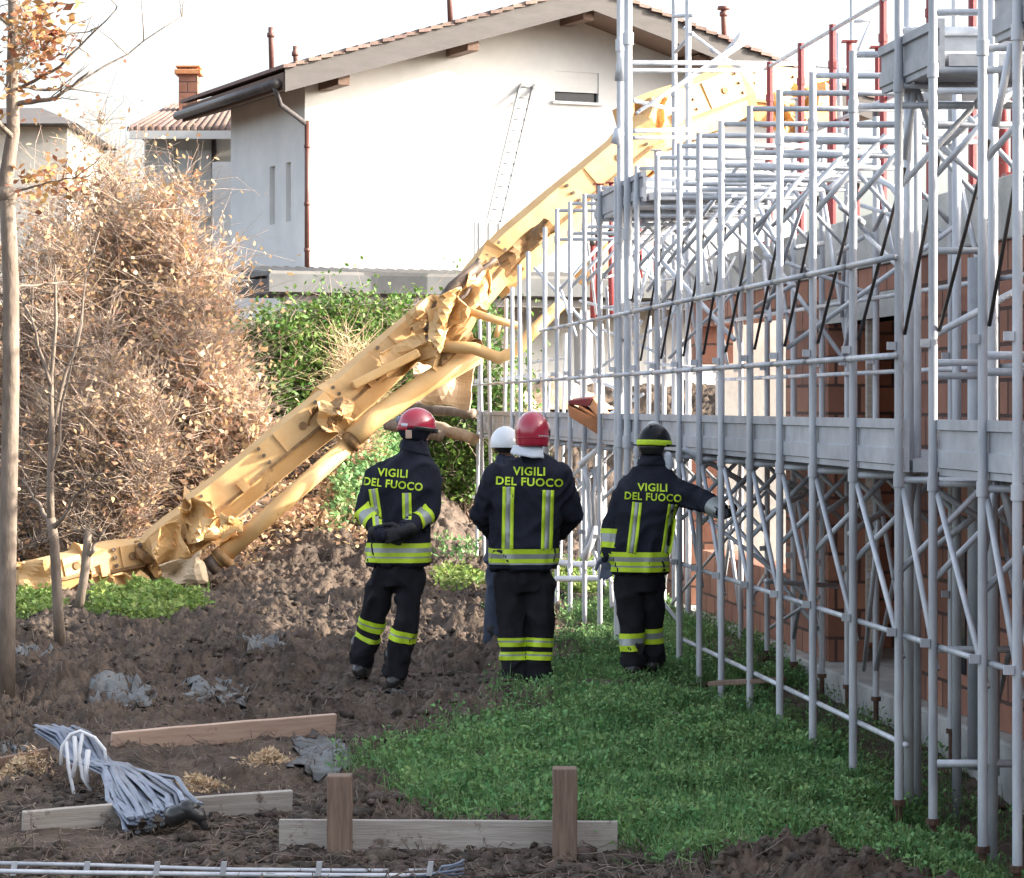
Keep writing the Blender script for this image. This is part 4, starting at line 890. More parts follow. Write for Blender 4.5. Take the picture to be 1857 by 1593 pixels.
for (px, py, lab, sd) in ((616, 1405, "brown square stake at the left end of the grey plank", 1), (1024, 1392, "taller brown square stake at the right of the grey plank", 2)):
    t = P(px, py, 12.15); n = 10; rs = []
    for i in range(n + 1):
        z = t.z + (-.75 - t.z) * i / n; w = .054 + .0015 * mn.noise((sd, i, 0)); ox = .004 * mn.noise((sd, 3, i * .5)); rs.append([(t.x + ox + a * w, t.y + b * w, z) for a, b in ((-1, -1), (1, -1), (1, 1), (-1, 1))])
    m = MB(); m.rings(rs); o = m.build("stake", M['wood_stake'], None, bevel=.006); tag(o, lab, "stake")
def build_bundle():
    root = thing("strip_bundle", "bundle of grey plastic strips tied with a white strap lying on the planks", "bundle", P(220, 1450, 13.8))
    rr = random.Random(5)
    for i in range(46):
        u = rr.uniform(-1, 1); v = rr.uniform(0, 1)
        a = P(105 + 40 * u, 1348 + 14 * v, 15.0) + Vector((0, 0, .05)); b = P(165 + 30 * u, 1405 + 10 * v - 6, 14.5) + Vector((0, 0, .04)); c = P(222 + 34 * u, 1432 + 6 * v, 14.0) + Vector((0, 0, .06))
        d = P(258 + 60 * u, 1468 - 16 * u - 12 * v, 13.2) + Vector((0, 0, .03)); e = P(296 + 66 * u, 1496 - 20 * u + 8 * v, 12.75) + Vector((0, 0, .02))
        pts = [a, a.lerp(b, .5) + Vector((0, 0, rr.uniform(0, .05))), b, b.lerp(c, .5) + Vector((0, 0, .02)), c, c.lerp(d, .5), d, d.lerp(e, .6), e]
        hv = rr.uniform(0, .055); pts = [p + Vector((mn.noise((i * 1.7, k * .8, 0)), 0, mn.noise((i * 1.7, k * .8, 5)) * .5)) * .035 + Vector((0, 0, .02 * v + hv * (.4 if k in (2, 3) else 1))) for k, p in enumerate(pts)]
        rs = []
        for k, p in enumerate(pts):
            d_ = (pts[min(k + 1, 8)] - pts[max(k - 1, 0)]).normalized(); s = d_.cross(Vector((0, mn.noise((i, 2, 2)) * .8, 1))).normalized(); n_ = s.cross(d_)
            rs.append([p + s * .013, p + s * .008 + n_ * .006, p - s * .008 + n_ * .006, p - s * .013, p - n_ * .005])
        m = MB(); m.rings(rs); m.build("strip", M['strip'], root, True, 60)
        if i % 2 == 0:
            m = MB(); m.ell(e + (e - d).normalized() * .02, (.02, 0, 0), (0, .03, 0), (0, 0, .018), 8, 6); m.build("strip_end", M['black_plastic'], root, True)
    for k, (pts, r) in enumerate((([(110, 1388), (112, 1355), (128, 1332), (146, 1326), (172, 1338), (190, 1360), (192, 1382)], .009), ([(150, 1330), (143, 1370), (150, 1410), (165, 1435)], .01), ([(120, 1345), (124, 1390), (134, 1440), (165, 1452), (205, 1448)], .01), ([(135, 1335), (138, 1375), (132, 1410)], .012), ([(160, 1360), (156, 1395), (160, 1420)], .014))):
        tb(root, "strap", [P(x, y, 14.15) for x, y in pts], r, 'white_strap', 6)
    m = MB()
    for (a, b, r) in (((318, 1480), (348, 1466), .05), ((340, 1468), (362, 1482), .045), ((360, 1480), (371, 1500), .025)): m.limb([P(*a, 12.6), P(*b, 12.6)], [r, r * .7], 8)
    m.build("black_cover", M['black_plastic'], root, True)
    m = MB(); m.limb([P(312, 1525, 12.8), P(340, 1556, 12.5)], [.008, .008], 6); o = m.build("stick", M['twig'], None, True); tag(o, "short pale stick poking from under the strip bundle", "stick")
build_bundle()
def build_rail():
    root = thing("metal_rail", "pale steel rail with small upright tabs along the bottom edge", "rail", P(400, 1585, 11.6))
    pts = [P(-120, 1578, 11.3), P(150, 1583, 11.4), P(400, 1586, 11.5), P(650, 1588, 11.6), P(835, 1588, 11.7)]
    tb(root, "bar", pts, .010, 'galv'); tb(root, "bar", [p + Vector((0, .12, .012 if k < 2 else 0)) for k, p in enumerate(pts)], .009, 'galv')
    for x in (25, 157, 284, 405, 578, 780):
        m = MB(); p = P(x, 1580, 11.44); m.box(p + Vector((0, 0, .01)), (.012, .002, 0), (0, .004, 0), (.004, 0, .03)); m.build("tab", M['galv2'], root, bevel=.002)
    for k in range(4):
        o = None; tb(root, "wire", wander(P(745 + 10 * k, 1590, 11.6), P(842, 1584 - 8 * k, 11.5), 6, .03, 60 + k), .006, 'strip', 5)
build_rail()
def film(label, pts_px, z, seed, mt='film', name="plastic_film", low=.25):
    rr = random.Random(seed); (x0, y0, x1, y1) = pts_px; n = 14; v = []
    za, zb = 2 * F / (y0 - HY), 2 * F / (y1 - HY)
    for i in range(n + 1):
        for j in range(n + 1):
            s, t = j / n, i / n; zz = za + (zb - za) * t; x = ((x0 + (x1 - x0) * s) - CX) * zz / F
            e = .12 * mn.noise((seed, s * 3, t * 3)); x += e; zz += e * 2 * mn.noise((seed + 4, s * 4, t * 4)) * 3
            v.append((x, zz, float(gh(x, zz)) + .012 + .11 * abs(mn.noise((s * 5 + seed, t * 5, 1))) * low))
    f = [(i * (n + 1) + j, i * (n + 1) + j + 1, (i + 1) * (n + 1) + j + 1, (i + 1) * (n + 1) + j) for i in range(n) for j in range(n) if math.hypot(j / n - .5, i / n - .5) + .22 * mn.noise((j * .5, i * .5, seed)) < .5]
    m = MB(); m.add(v, f); o = m.build(name, M[mt], None, True); sd = o.modifiers.new("thickness", 'SOLIDIFY'); sd.thickness = .004
    tag(o, label, "plastic sheet" if mt == 'film' else "debris"); return o
film("crumpled bluish plastic film in the middle of the churned soil", (318, 1225, 465, 1285), 0, 1); film("dusty plastic film on the soil right of the tall trunk foot", (160, 1235, 285, 1300), 0, 2)
film("plastic film half buried left of the thin forked tree", (18, 1175, 92, 1225), 0, 3); film("plastic film under the right end of the fresh pale plank", (520, 1345, 640, 1408), 0, 4)
film("torn film on the soil near the feet of the left firefighter", (430, 1165, 520, 1200), 0, 5); film("flat pale scrap under the boot of the left firefighter", (684, 1246, 738, 1262), 0, 8, low=.15)
film("small pale film scrap beside the strip bundle at the left", (-10, 1345, 30, 1372), 0, 6)
for k, (px, py, w, h, lab) in enumerate(((490, 1388, 42, 22, "pale straw chips imitating a sunlit patch above the right end of the weathered plank"), (358, 1424, 44, 16, "pale straw imitating a sunlit patch between the fresh plank and the weathered plank"), (28, 1400, 60, 34, "pale straw imitating a sunlit patch at the left edge beside the bundle"))):
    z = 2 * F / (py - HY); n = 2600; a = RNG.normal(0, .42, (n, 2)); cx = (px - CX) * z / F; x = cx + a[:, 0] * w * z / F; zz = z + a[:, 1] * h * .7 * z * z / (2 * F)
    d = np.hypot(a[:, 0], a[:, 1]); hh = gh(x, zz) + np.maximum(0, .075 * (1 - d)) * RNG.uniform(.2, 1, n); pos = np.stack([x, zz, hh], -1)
    v, q = leaves(pos, RNG.uniform(.02, .05, n), RNG.uniform(.006, .014, n), .6); o = npmesh("sunlit_patch_straw", v, q, M['straw']); tag(o, lab, "straw")  # lighter colour stands in for sun on the soil
# bent pieces near the building foot
g = thing("bent_guard_frame", "bent white tubular frame lying behind the firefighters at the scaffold foot", "frame", P(1060, 1045, 26))
tb(g, "tube", [P(1010, 1020, 26.5), P(1050, 1024, 26.2), P(1095, 1022, 26), P(1100, 1030, 25.9)], .03, 'white_strap'); tb(g, "tube", [P(1008, 1050, 25.6), P(1060, 1050, 25.4), P(1106, 1048, 25.3), P(1110, 1062, 25.3), P(1111, 1102, 25.2)], .028, 'white_strap')
for x in (1030, 1052, 1075): tb(g, "spacer", [P(x, 1024, 26.3), P(x + 4, 1050, 25.5)], .014, 'galv')
for k, (pts, lab) in enumerate((([(1060, 845), (1068, 880), (1072, 960), (1060, 1010)], "bent grey tube curving down beside the central firefighter"), ([(1085, 850), (1076, 900), (1080, 990)], "straight loose grey tube standing behind the central firefighter"), ([(1075, 850), (1094, 900), (1092, 950), (1082, 1000)], "kinked grey tube bulging right beside the terracotta block"),
                                  ([(1050, 845), (1110, 792)], "white sloping tube ending under the terracotta block"), ([(1058, 1015), (1072, 985), (1082, 955)], "short white bent bar leaning at the scaffold foot"))):
    m = MB(); q = [P(x, y, 25.0) for x, y in pts]; m.tube(q, .028 if k != 4 else .04, 8); o = m.build("bent_tube", M['galv'] if k < 3 else M['white_strap'], None, True); tag(o, lab, "tube")
def block():
    z = 24.2; root = thing("terracotta_block", "orange hollow terracotta block tipped over on the scaffold edge", "block", P(1070, 760, z))
    def slab(nm, q, dv, mt):
        r0 = [P(*p, z) for p in q]; r1 = [p + Vector(dv) for p in r0]; m = MB(); m.rings([r0, r1]); return m.build(nm, mt, root, bevel=.008)
    slab("front_wall", [(1029, 735), (1032, 756), (1100, 799), (1113, 774)], (.02, .10, .02), M['terracotta'])
    slab("top_wall", [(1076, 722), (1068, 739), (1103, 781), (1113, 771)], (.03, .28, .03), M['terracotta_pale'])
    slab("back_wall", [(1030, 727), (1031, 734), (1066, 738), (1075, 722)], (.05, .25, .02), M['red'])
    slab("inner_rib", [(1048, 733), (1050, 741), (1092, 768), (1092, 760)], (.03, .2, .02), M['terracotta'])
block()
for k, (a, b, w, lab) in enumerate((((1290, 1240), (1420, 1232), .12, "brown board lying on the ground inside the scaffolding"), ((1700, 1405), (1850, 1400), .2, "wide brown panel on the ground at the right edge"))):
    za, zb = 17.9 - k * .8, 17.6 - k * .9; o = board("board", lab, P(*a, za), P(*b, zb), .03, w, M['wood_stake'], "board", seed=30 + k)

# ------------------------------------------------------------------ people
def remesh(mb, name, mt, parent, voxel=.013, it=4, fold=0.0, fs=9.0, seed=0):
    me = bpy.data.meshes.new("tmp"); me.from_pydata(mb.v, [], mb.f); t = bpy.data.objects.new("tmp", me); COL.objects.link(t)
    r = t.modifiers.new("r", 'REMESH'); r.mode = 'VOXEL'; r.voxel_size = voxel; r.use_smooth_shade = True
    s = t.modifiers.new("s", 'SMOOTH'); s.factor = .5; s.iterations = it
    dg = bpy.context.evaluated_depsgraph_get(); dg.update(); nm = bpy.data.meshes.new_from_object(t.evaluated_get(dg), depsgraph=dg); nm.name = name
    bpy.data.objects.remove(t); bpy.data.meshes.remove(me)
    if fold:
        for v in nm.vertices:
            c = v.co; q = Vector((c.x * fs, c.y * fs, c.z * fs * .62 + seed)); w = Vector((mn.noise(q * .5), mn.noise(q * .5 + Vector((3, 1, 2))), mn.noise(q * .5 + Vector((7, 5, 1))))) * 1.6
            a = 1 - abs(mn.noise(q + w)); b = mn.noise(q * 2.1 + w)
            v.co = c + v.normal * fold * ((a * a * 2.2 - 1.35) + .35 * b)
    nm.materials.clear(); nm.materials.append(mt); nm.polygons.foreach_set("use_smooth", [True] * len(nm.polygons)); nm.update()
    o = bpy.data.objects.new(name, nm); COL.objects.link(o)
    if parent: put(o, parent)
    return o
def bvh_of(o):
    m = o.data; return BVHTree.FromPolygons([v.co.copy() for v in m.vertices], [tuple(p.vertices) for p in m.polygons])
def band(bv, a, b, rows, mats, name, parent, off=.006, n=56, maxr=.45):   # tape wrapped round a limb from a to b
    a, b = Vector(a), Vector(b); d = (b - a).normalized(); x = d.cross(Vector((0, 1, .01))).normalized(); y = d.cross(x); rs = []; mi = []
    ts = [0.0]
    for w, m in rows: ts.append(ts[-1] + w)
    for t in ts:
        c = a.lerp(b, t / ts[-1]); ring = []
        for k in range(n):
            g = 2 * math.pi * k / n; dr = x * math.cos(g) + y * math.sin(g); h = bv.ray_cast(c, dr, maxr); r = (h[0] - c).length if h[0] else None; ring.append(r)
        good = [r for r in ring if r]; md = sorted(good)[len(good) // 2] if good else .1
        ring = [min(r, md * 1.7) if r else md for r in ring]; ring = [(ring[k - 1] + 2 * ring[k] + ring[(k + 1) % n]) / 4 + off for k in range(n)]
        rs.append([c + (x * math.cos(2 * math.pi * k / n) + y * math.sin(2 * math.pi * k / n)) * ring[k] for k in range(n)])
    m = MB()
    for i, (w, mm) in enumerate(rows): m.rings([rs[i], rs[i + 1]], cap=False, m=mm)
    return m.build(name, mats, parent, True)
YS = [M['yellow'], M['silver']]
def onback(bv, p, off):
    h = bv.ray_cast(Vector((p.x, p.y - 1.2, p.z)), Vector((0, 1, 0)), 3)
    return (h[0] + Vector((0, -off, 0))) if h[0] else Vector((p.x, p.y - .14, p.z))
def back_stripe(bv, p0, p1, w, parent, rows=((.3, 0), (.4, 1), (.3, 0)), n=30):
    p0, p1 = Vector(p0), Vector(p1); d = (p1 - p0).normalized(); s = Vector((d.z, 0, -d.x)).normalized()
    if s.x < 0: s = -s
    m = MB(); us = [-.5]
    for r, _ in rows: us.append(us[-1] + r)
    g = []
    for i in range(n + 1):
        p = p0.lerp(p1, i / n); g.append([onback(bv, p + s * w * u, .007) for u in us])
    for j, (r, mm) in enumerate(rows): m.rings([[g[i][j], g[i][j + 1]] for i in range(n + 1)], cap=False, m=mm, closed=False)
    o = m.build("reflective_stripe", YS, parent, True); sd = o.modifiers.new("thickness", 'SOLIDIFY'); sd.thickness = .003; sd.offset = 1
    return o
def lettering(bv, text, c, size, tilt, parent, stretch=1.0):
    cu = bpy.data.curves.new("t", 'FONT'); cu.body = text; cu.size = size; cu.align_x = 'CENTER'; cu.align_y = 'CENTER'; cu.offset = size * .022; cu.resolution_u = 3; cu.space_character = 1.08
    t = bpy.data.objects.new("t", cu); COL.objects.link(t); dg = bpy.context.evaluated_depsgraph_get(); dg.update(); me = bpy.data.meshes.new_from_object(t.evaluated_get(dg), depsgraph=dg); bpy.data.objects.remove(t)
    import bmesh as _bm
    b = _bm.new(); b.from_mesh(me); _bm.ops.triangulate(b, faces=b.faces); _bm.ops.subdivide_edges(b, edges=[e for e in b.edges if e.calc_length() > .012], cuts=1); b.to_mesh(me); b.free()
    ca, sa = math.cos(tilt), math.sin(tilt)
    for v in me.vertices:
        x, y = v.co.x * stretch, v.co.y; v.co = onback(bv, Vector((c.x + x * ca - y * sa, c.y, c.z + x * sa + y * ca)), .008)
    me.materials.clear(); me.materials.append(M['yellow']); me.name = "back_lettering"; o = bpy.data.objects.new("back_lettering", me); COL.objects.link(o); put(o, parent)
def torso_rings(levels, n=28):                     # (centre, half width, half depth) from hem to neck
    rs = []
    for c, w, d, yaw in levels:
        cy, sy = math.cos(yaw), math.sin(yaw); ring = []
        for k in range(n):
            g = 2 * math.pi * k / n; x = math.copysign(abs(math.cos(g)) ** .82, math.cos(g)) * w; y = math.copysign(abs(math.sin(g)) ** .82, math.sin(g)) * d
            ring.append(Vector(c) + Vector((x * cy - y * sy, x * sy + y * cy, 0)))
        rs.append(ring)
    return rs
def hand(wrist, d, nrm, curl, mt, parent, name="glove", side=1, sc=1.0):
    d = Vector(d).normalized(); nrm = Vector(nrm); nrm = (nrm - d * nrm.dot(d)).normalized(); s = d.cross(nrm) * side; W = Vector(wrist); m = MB()
    pc = W + d * .055 * sc; m.ell(pc, s * .046 * sc, nrm * .021 * sc, d * .062 * sc, 14, 10); m.limb([W - d * .05, W + d * .02], [.037 * sc, .034 * sc], 12)
    for k, (o, L) in enumerate(((-.033, .078), (-.011, .09), (.011, .085), (.032, .066))):
        p = W + d * .098 * sc + s * o * sc; dd = (d + s * o * 2.2).normalized(); a = 0; pts = [p - dd * .02]; pts.append(p); cu = curl * (1 + .12 * (k - 1))
        for sg in (.45, .3, .25):
            a += cu; q = dd * math.cos(a) - nrm * math.sin(a); p = p + q * L * sg * sc; pts.append(p)
        m.limb(pts, [.0125 * sc, .0125 * sc, .0115 * sc, .0105 * sc, .0095 * sc], 8)
    p = W + d * .03 * sc - s * .036 * sc; t1 = (d * .7 - s * .7 - nrm * .15).normalized(); t2 = (d * .95 - s * .2 - nrm * .45 * (1 + curl)).normalized()
    m.limb([p, p + t1 * .038 * sc, p + t1 * .038 * sc + t2 * .034 * sc, p + t1 * .038 * sc + t2 * .06 * sc], [.0165 * sc, .015 * sc, .0125 * sc, .0105 * sc], 8)
    return remesh(m, name, mt, parent, .0055, 2)
def head_into(m, c, f, up=(0, 0, 1)):              # skull, jaw, nose, ears and brow of a head looking along f
    f = Vector(f).normalized(); up = Vector(up).normalized(); s = f.cross(up).normalized(); c = Vector(c)
    m.ell(c + up * .02, s * .075, f * .095, up * .105, 18, 12); m.ell(c + f * .03 - up * .055, s * .058, f * .062, up * .07, 14, 10)
    m.limb([c + f * .088 + up * .005, c + f * .112 - up * .03], [.011, .016], 8); m.limb([c + f * .085 - up * .062 - s * .022, c + f * .094 - up * .062, c + f * .085 - up * .062 + s * .022], [.007, .009, .007], 6)
    m.limb([c + f * .085 + up * .03 - s * .04, c + f * .094 + up * .03, c + f * .085 + up * .03 + s * .04], [.009, .011, .009], 6)
    for k in (-1, 1): m.ell(c + s * .077 * k - f * .005, s * .012, f * .02, up * .034, 8, 6)
    return s
def eyes(c, f, parent):
    f = Vector(f).normalized(); s = f.cross(Vector((0, 0, 1))).normalized()
    for k in (-1, 1): mm = MB(); mm.ell(Vector(c) + f * .082 + s * .032 * k + Vector((0, 0, .012)), s * .012, f * .008, Vector((0, 0, .008)), 8, 6); mm.build("eye", M['glassdark'], parent, True)
def boot(ank, f, gz, parent, pos=(0, 0)):
    ank = Vector(ank); f = Vector(f).normalized(); g = Vector((ank.x, ank.y, gz)); m = MB(); s = f.cross(Vector((0, 0, 1)))
    m.limb([ank + Vector((0, 0, .14)), ank, g + Vector((0, 0, .08))], [.08, .07, .068], 14); m.limb([g - f * .045 + Vector((0, 0, .052)), g + f * .09 + Vector((0, 0, .05)), g + f * .17 + Vector((0, 0, .042))], [.058, .058, .048], 12)
    b = remesh(m, "boot", M['leather'], parent, .011, 3, .003, 22)
    m = MB(); out = []
    for k in range(20):
        a = 2 * math.pi * k / 20; out.append(g + f * (.062 + math.cos(a) * .145) + s * math.sin(a) * (.05 + .008 * math.cos(a)))
    m.rings([[p + Vector((0, 0, .0)) for p in out], [p + Vector((0, 0, .026)) for p in out]]); m.build("sole", M['black_plastic'], b, True, 40)
def person(label, z0, J, opts):
    """J: joints as (px, py, dz) of the photo; the figure faces away from the camera"""
    q = {k: P(v[0], v[1], z0 + (v[2] if len(v) > 2 else 0)) for k, v in J.items()}
    feet = (q['footL'] + q['footR']) / 2; root = thing("person", label, "person", (feet.x, feet.y, min(q['footL'].z, q['footR'].z)))
    yaw = opts.get('yaw', 0); f = Vector((-math.sin(yaw), math.cos(yaw), 0)); hf = opts.get('look', f)
    # continuous body
    m = MB(); nk, hd = q['neck'], q['head']; head_into(m, hd, hf)
    m.limb([hd - Vector((0, 0, .06)), nk - Vector((0, 0, .05))], [.055, .062], 12)
    ch = (q['shL'] + q['shR']) / 2; hp = (q['hipL'] + q['hipR']) / 2
    m.rings(torso_rings([(hp - Vector((0, 0, .06)), .13, .09, yaw), (hp + (ch - hp) * .35, .13, .09, yaw), (hp + (ch - hp) * .75, .16, .1, yaw), (ch, .16, .085, yaw), (ch + (nk - ch) * .7, .06, .06, yaw)]))
    for k in 'LR':
        m.limb([q['sh' + k], q['el' + k], q['wr' + k]], [.05, .038, .028]); m.limb([q['hip' + k], q['kn' + k], q['an' + k]], [.075, .052, .04])
        m.limb([q['an' + k], Vector((q['an' + k].x, q['an' + k].y, q['foot' + k].z + .05)), Vector((q['an' + k].x, q['an' + k].y, q['foot' + k].z + .04)) + f * .12], [.038, .036, .03])
        fd = (q['wr' + k] - q['el' + k]).normalized(); m.limb([q['wr' + k], q['wr' + k] + fd * .04], [.024, .02])
    remesh(m, "body", M['skin'], root, .012, 3); eyes(hd, hf, root)
    # trousers
    tw = opts.get('tw', 1.0); m = MB()
    m.rings(torso_rings([(hp - Vector((0, 0, .10)), .155 * tw, .115, yaw), (hp, .178 * tw, .13, yaw), (hp + Vector((0, 0, .12)), .17 * tw, .12, yaw)]))
    for k in 'LR':
        h_, kn, an = q['hip' + k], q['kn' + k], q['an' + k]
        m.limb([h_ - Vector((0, 0, .02)), h_.lerp(kn, .5), kn, kn.lerp(an, .55), an + Vector((0, 0, -.0))], [.107 * tw, .1 * tw, .089 * tw, .087 * tw, .084 * tw], 16)
    tr = remesh(m, "trousers", opts.get('tm', M['cloth2']), root, .0125, 3, .018, 6.5, z0)
    for k in 'LR':
        foot = q['foot' + k]; boot(q['an' + k] - Vector((0, 0, .02)), opts.get('ff', f), foot.z, root)
    # jacket
    jl = opts['jacket']; rs = []
    lev = [(P(l[0], l[1], z0 + l[4]), l[2] * z0 / F, l[3], yaw) for l in jl]
    mt_ = MB(); mt_.rings(torso_rings(lev)); m = MB(); m.rings(torso_rings(lev)); jw = opts.get('aw', 1.0)
    for k in 'LR':
        sh, el, wr = q['sh' + k], q['el' + k], q['wr' + k]
        for t_ in (m,): t_.limb([sh, sh.lerp(el, .5), el, el.lerp(wr, .5), wr], [.098 * jw, .087 * jw, .076 * jw, .068 * jw, .058 * jw], 16)
    top = lev[-1][0]; m.limb([top - Vector((0, 0, .05)), nk + Vector((0, 0, -.01))], [.105, .092], 16)
    jk = remesh(m, "jacket", opts.get('jm', M['cloth']), root, .0125, 3, .017, 6.0, z0 + 3)
    bv = bvh_of(jk); tv = bvh_of(tr)
    c0 = nk.lerp(top, .75); c1 = nk + Vector((0, 0, -.005)); band(bv, c0, c1, [(.5, 0), (.5, 0)], [opts.get('jm', M['cloth'])], "collar", jk, off=.012, maxr=.2)
    h0 = lev[0][0] + Vector((0, 0, .002)); band(bv, h0 + Vector((0, 0, .012)), h0 - Vector((0, 0, .006)), [(1, 0)], [opts.get('jm', M['cloth'])], "hem_edge", jk, off=.009, n=72, maxr=.6)
    for k in 'LR':
        d = (q['wr' + k] - q['el' + k]); band(bv, q['wr' + k] - d.normalized() * .035, q['wr' + k] - d.normalized() * .004, [(1, 0)], [opts.get('jm', M['cloth'])], "cuff", jk, off=.006, n=32, maxr=.12)
        d = (q['an' + k] - q['kn' + k]).normalized(); band(tv, q['an' + k] - d * .03, q['an' + k] + d * .02, [(1, 0)], [opts.get('tm', M['cloth2'])], "trouser_hem", tr, off=.01, n=40, maxr=.16)
    return root, q, jk, tr, bv, tv, f
def helmet(c, f, R_, mt, parent, tilt=0.0, full=True):
    f = Vector(f).normalized(); s = f.cross(Vector((0, 0, 1))).normalized(); u = Vector((0, 0, 1)); f2 = (f * math.cos(tilt) - u * math.sin(tilt)); u2 = s.cross(f2); c = Vector(c); m = MB(); n = 32; rs = []
    lo = -.85 if full else -.16
    for i in range(15):
        t = lo + (1.5708 - lo) * i / 14; ring = []
        for k in range(n):
            a = 2 * math.pi * k / n; cf, sf = math.sin(a), math.cos(a); ex = 1.0
            tt = t if not (full and cf > .3) else max(t, lo + (cf - .3) * 1.0)       # open face side
            rr = (math.cos(tt) if tt > 0 else .93 + .07 * math.cos(tt * 2)) * (1 + .05 * max(0, -cf)); ring.append(c + s * sf * R_ * .90 * rr + f2 * cf * R_ * 1.12 * rr + u2 * math.sin(tt) * R_ * 1.06)
        rs.append(ring)
    m.rings(rs, cap=False); o = m.build("helmet", mt, parent, True); sd = o.modifiers.new("thickness", 'SOLIDIFY'); sd.thickness = .008; sd.offset = -1
    return o, s, f2, u2
def ringband(c, s, f, u, R_, t0, t1, k0, k1, mt, name, parent, grow=1.03, n=30):
    m = MB(); rs = []
    for i in range(5):
        t = t0 + (t1 - t0) * i / 4; rs.append([c + (s * math.cos(a) * .90 + f * math.sin(a) * 1.12) * R_ * grow * math.cos(t) * (1 + .05 * max(0, -math.sin(a))) + u * math.sin(t) * R_ * 1.06 * grow for a in [k0 + (k1 - k0) * j / n for j in range(n + 1)]])
    m.rings(rs, cap=False, closed=False); o = m.build(name, mt, parent, True); sd = o.modifiers.new("thickness", 'SOLIDIFY'); sd.thickness = .004
    return o
Y3 = [(.036, 0), (.034, 1), (.03, 0), (.012, 1), (.034, 0)]
def hem(bv, q0, q1, parent): band(bv, q0, q1, Y3, YS, "reflective_hem", parent, n=84, maxr=.6)

# firefighter in the middle
z0 = 19.6
J = dict(head=(966, 788), neck=(966, 826), shL=(904, 866), shR=(1012, 866), elL=(873, 935, .06), elR=(1036, 935, .06), wrL=(905, 972, .34), wrR=(1005, 972, .34), hipL=(925, 1050), hipR=(978, 1050), knL=(930, 1140, .02), knR=(979, 1140, .02),
         anL=(931, 1222), anR=(976, 1222), footL=(931, 1252), footR=(976, 1250))
root, q, jk, tr, bv, tv, f = person("broad person in dark firefighting suit, red helmet and white neck cloth, arms in front", z0, J,
    dict(jacket=[(948, 1034, 62, .17, 0), (949, 1005, 63, .175, 0), (952, 960, 62, .165, 0), (955, 915, 67, .165, 0), (958, 878, 70, .155, 0), (961, 854, 63, .135, 0), (963, 838, 46, .11, 0), (965, 828, 30, .09, 0)], aw=1.08, tw=1.08))
hem(bv, P(949, 994, z0), P(949, 1031, z0), jk)
for (a, b) in (((922, 882), (920, 996)), ((994, 888), (991, 996))): back_stripe(bv, P(*a, z0), P(*b, z0), .082, jk)
lettering(bv, "VIGILI", P(960, 855, z0), .082, -.02, jk, 1.0); lettering(bv, "DEL FUOCO", P(960, 874, z0), .079, -.04, jk, 1.04)
for k, kx in (('L', 931), ('R', 979)):
    for (a, b) in ((1157, 1173), (1182, 1197)):
        t = lambda y: q['kn' + k].lerp(q['an' + k], (y - 1140) / 82.0); band(tv, t(a), t(b), [(.3, 0), (.2, 1), (.5, 0)], YS, "reflective_band", tr, maxr=.14)
hf = Vector((.12, 1, 0)); hm, s, f2, u2 = helmet(P(966, 783, z0), hf, .138, M['helmet_red'], root, .05); c = P(966, 783, z0)
ringband(c, s, f2, u2, .138, -.36, -.3, -2.9, -.25, M['helmet_red'], "helmet_rim", hm, 1.05); ringband(c, s, f2, u2, .138, -.28, -.22, -1.1, -.1, M['neck_cloth'], "reflective_patch", hm, 1.02); ringband(c, s, f2, u2, .138, -.3, .1, -.2, .9, M['visor'], "visor_mount", hm, 1.04)
m = MB(); rs = []
for i in range(6):
    t = i / 5; rs.append([P(962, 808 + 19 * t, z0) + Vector((math.cos(a) * (.12 + .02 * t), math.sin(a) * (.12 + .035 * t), .01 * mn.noise((a * 2, t, 1)) - .02 * math.cos(a * 1.0 + .4) * t)) for a in [math.radians(d) for d in range(176, 318, 8)]])
m.rings(rs, cap=False, closed=False); o = m.build("neck_curtain", M['neck_cloth'], hm, True); sd = o.modifiers.new("thickness", 'SOLIDIFY'); sd.thickness = .005
for k, sd in (('L', -1), ('R', 1)): hand(q['wr' + k], (-.5 * sd, .75, .1), (0, -.3, 1), .45, M['glove'], root, side=-sd)

# firefighter with hands behind the back
z0 = 19.7
J = dict(head=(757, 776), neck=(753, 802), shL=(688, 864), shR=(776, 870), elL=(661, 930, -.05), elR=(778, 934, -.08), wrL=(690, 968, -.27), wrR=(733, 962, -.27), hipL=(697, 1038), hipR=(745, 1040), knL=(678, 1120, .1), knR=(737, 1128, -.05),
         anL=(655, 1198, .2), anR=(716, 1218), footL=(649, 1228, .2), footR=(712, 1249))
root, q, jk, tr, bv, tv, f = person("person in dark firefighting suit and red helmet standing with gloved hands clasped behind the back", z0, J,
    dict(jacket=[(722, 1026, 57, .16, 0), (722, 1000, 57, .165, 0), (724, 955, 55, .155, 0), (728, 912, 61, .16, 0), (733, 876, 64, .15, 0), (738, 852, 58, .13, 0), (744, 836, 43, .11, 0), (748, 824, 28, .09, 0)], aw=1.0, tw=.98, yaw=-.12, look=Vector((.8, .55, 0)), ff=Vector((.15, 1, 0))))
hem(bv, P(722, 984, z0), P(722, 1019, z0), jk)
for (a, b) in (((678, 886), (688, 950)), ((739, 893), (740, 940))): back_stripe(bv, P(*a, z0), P(*b, z0), .066, jk)
lettering(bv, "VIGILI", P(714, 858, z0), .078, -.06, jk); lettering(bv, "DEL FUOCO", P(714, 878, z0), .077, -.1, jk, .95)
for k in 'LR':
    t = lambda a: q['el' + k].lerp(q['wr' + k], a); band(bv, t(.06), t(.55), [(.25, 0), (.5, 1), (.25, 0)], YS, "cuff_band", jk, maxr=.13)
